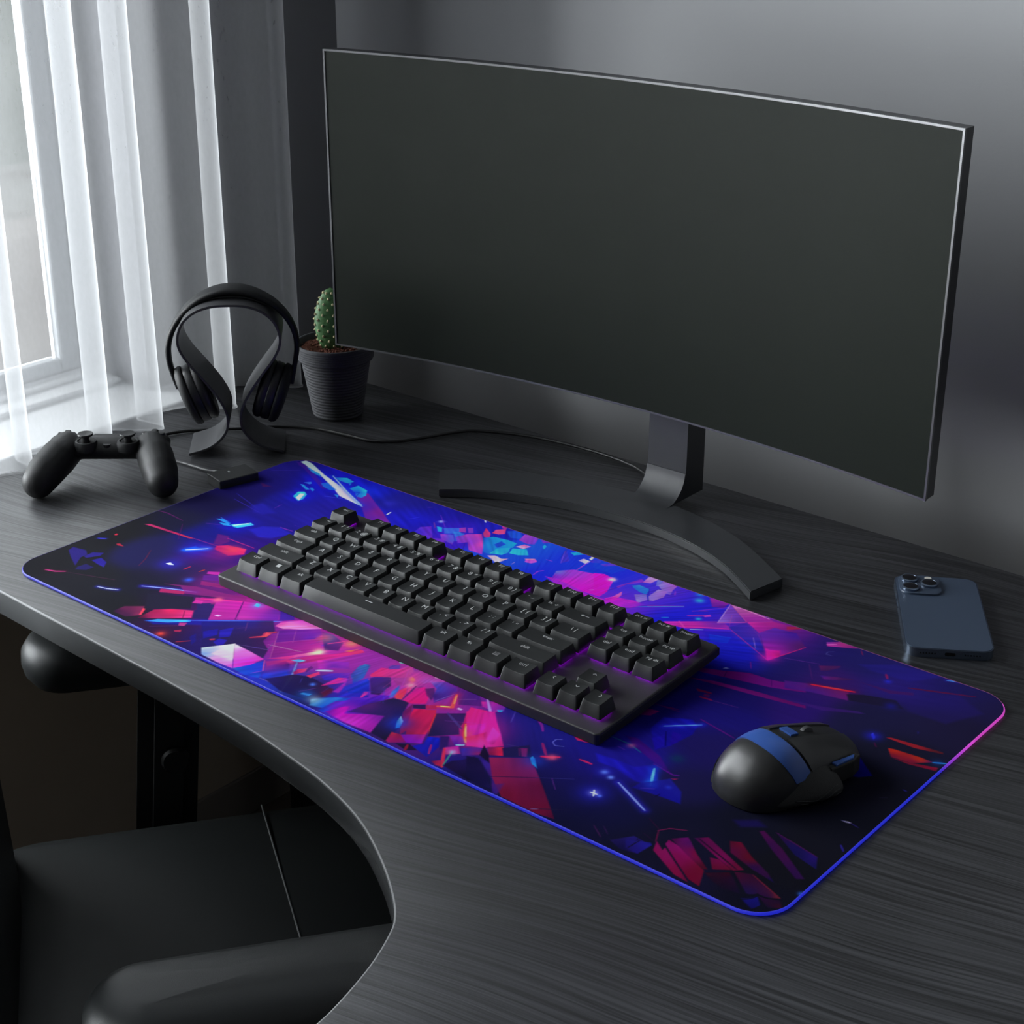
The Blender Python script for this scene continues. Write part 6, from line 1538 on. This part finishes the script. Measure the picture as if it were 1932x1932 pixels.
# back: raked cushion
b = NB(); rpad(b, -.36, .36, -.245, .235, 0, .085, .09, crown=.012, edge=.03)
Mb = Matrix.Translation((-.480, -.088, .70 - FZ)) @ Matrix.Rotation(R(88), 4, 'Y')
bmesh.ops.transform(b, matrix=Matrix.Translation((0, 0, -.06)), verts=b.verts); bmesh.ops.transform(b, matrix=Mb @ Matrix.Rotation(PI, 4, 'Z') if False else Mb, verts=b.verts)
obj('backrest', b, M['leather'], chair, smooth=True)
b = NB(); lathe(b, [(0, .09), (.030, .09), (.030, .20), (.020, .20), (.020, SZ - .114), (0, SZ - .114)], c=(-.24, -.08, 0), n=28); obj('gas_column', b, M['chair_plastic'], chair, auto=40)
for k in range(5):
    a = R(20 + 72 * k); d_ = Vector((math.cos(a), math.sin(a), 0)); p0 = Vector((-.24, -.08, .115))
    b = NB(); tube(b, [p0, p0 + d_ * .15 + Vector((0, 0, -.015)), p0 + d_ * .28 + Vector((0, 0, -.045))], (.022, .014), 10); lg = obj('base_leg', b, M['chair_plastic'], chair, smooth=True)
    b = NB(); pc = p0 + d_ * .275; lathe(b, [(0, -.012), (.024, -.012), (.028, -.006), (.028, .006), (.024, .012), (0, .012)], n=24, M=Matrix.Translation((pc.x, pc.y, .0285)) @ Matrix.Rotation(a, 4, 'Z') @ Matrix.Rotation(PI / 2, 4, 'X')); obj('caster', b, M['black'], lg, auto=40)

# ------------------------------------------------------------------ light
w = bpy.data.worlds.new('sky'); S.world = w; w.use_nodes = True; nt = w.node_tree
bg = nt.nodes['Background']
sk = nt.nodes.new('ShaderNodeTexSky'); sk.sky_type = 'HOSEK_WILKIE'; sk.turbidity = 8; sk.ground_albedo = .5
sk.sun_direction = Vector((-.2, -.5, .8)).normalized()
mxs = nt.nodes.new('ShaderNodeMix'); mxs.data_type = 'RGBA'; mxs.inputs['Factor'].default_value = .85; mxs.inputs['B'].default_value = (.90, .96, 1.0, 1)
nt.links.new(sk.outputs['Color'], mxs.inputs['A']); nt.links.new(mxs.outputs['Result'], bg.inputs['Color'])
bg.inputs['Strength'].default_value = WORLD
def area(name, loc, rot, sx, sy, power, col, portal=False, spread=180):
    l = bpy.data.lights.new(name, 'AREA'); l.shape = 'RECTANGLE'; l.size = sx; l.size_y = sy; l.energy = power; l.color = col; l.spread = R(spread)
    o = bpy.data.objects.new(name, l); COL.objects.link(o); o.location = loc; o.rotation_euler = rot
    if portal: l.cycles.is_portal = True
    return o
area('window_portal', (-.90, (OY0 + OY1) / 2, (OZ0 + OZ1) / 2), (0, R(-90), 0), OZ1 - OZ0, OY1 - OY0, 1, (1, 1, 1), portal=True)
area('daylight', (-1.02, -.80, 1.48), (0, R(-84), R(0)), 1.4, 1.3, DAY * .11, (.94, .97, 1.0))
area('daylight', (-1.65, -1.12, 1.55), (0, R(-84), R(30)), 1.9, 2.1, DAY * 1.25, (.94, .97, 1.0))
area('daylight', (-1.65, -1.12, .96), (0, R(-92), R(30)), .36, 2.1, DAY * .28, (.94, .97, 1.0))
area('daylight', (-1.75, .35, 1.85), (0, R(-66), R(-8)), 1.2, 1.3, DAY * .09, (.94, .97, 1.0))
area('room_fill', (1.0, -1.6, 2.5), (0, 0, 0), .5, .5, FILL, (1., .96, .95))  # unseen lamp, added as weak fill for the room
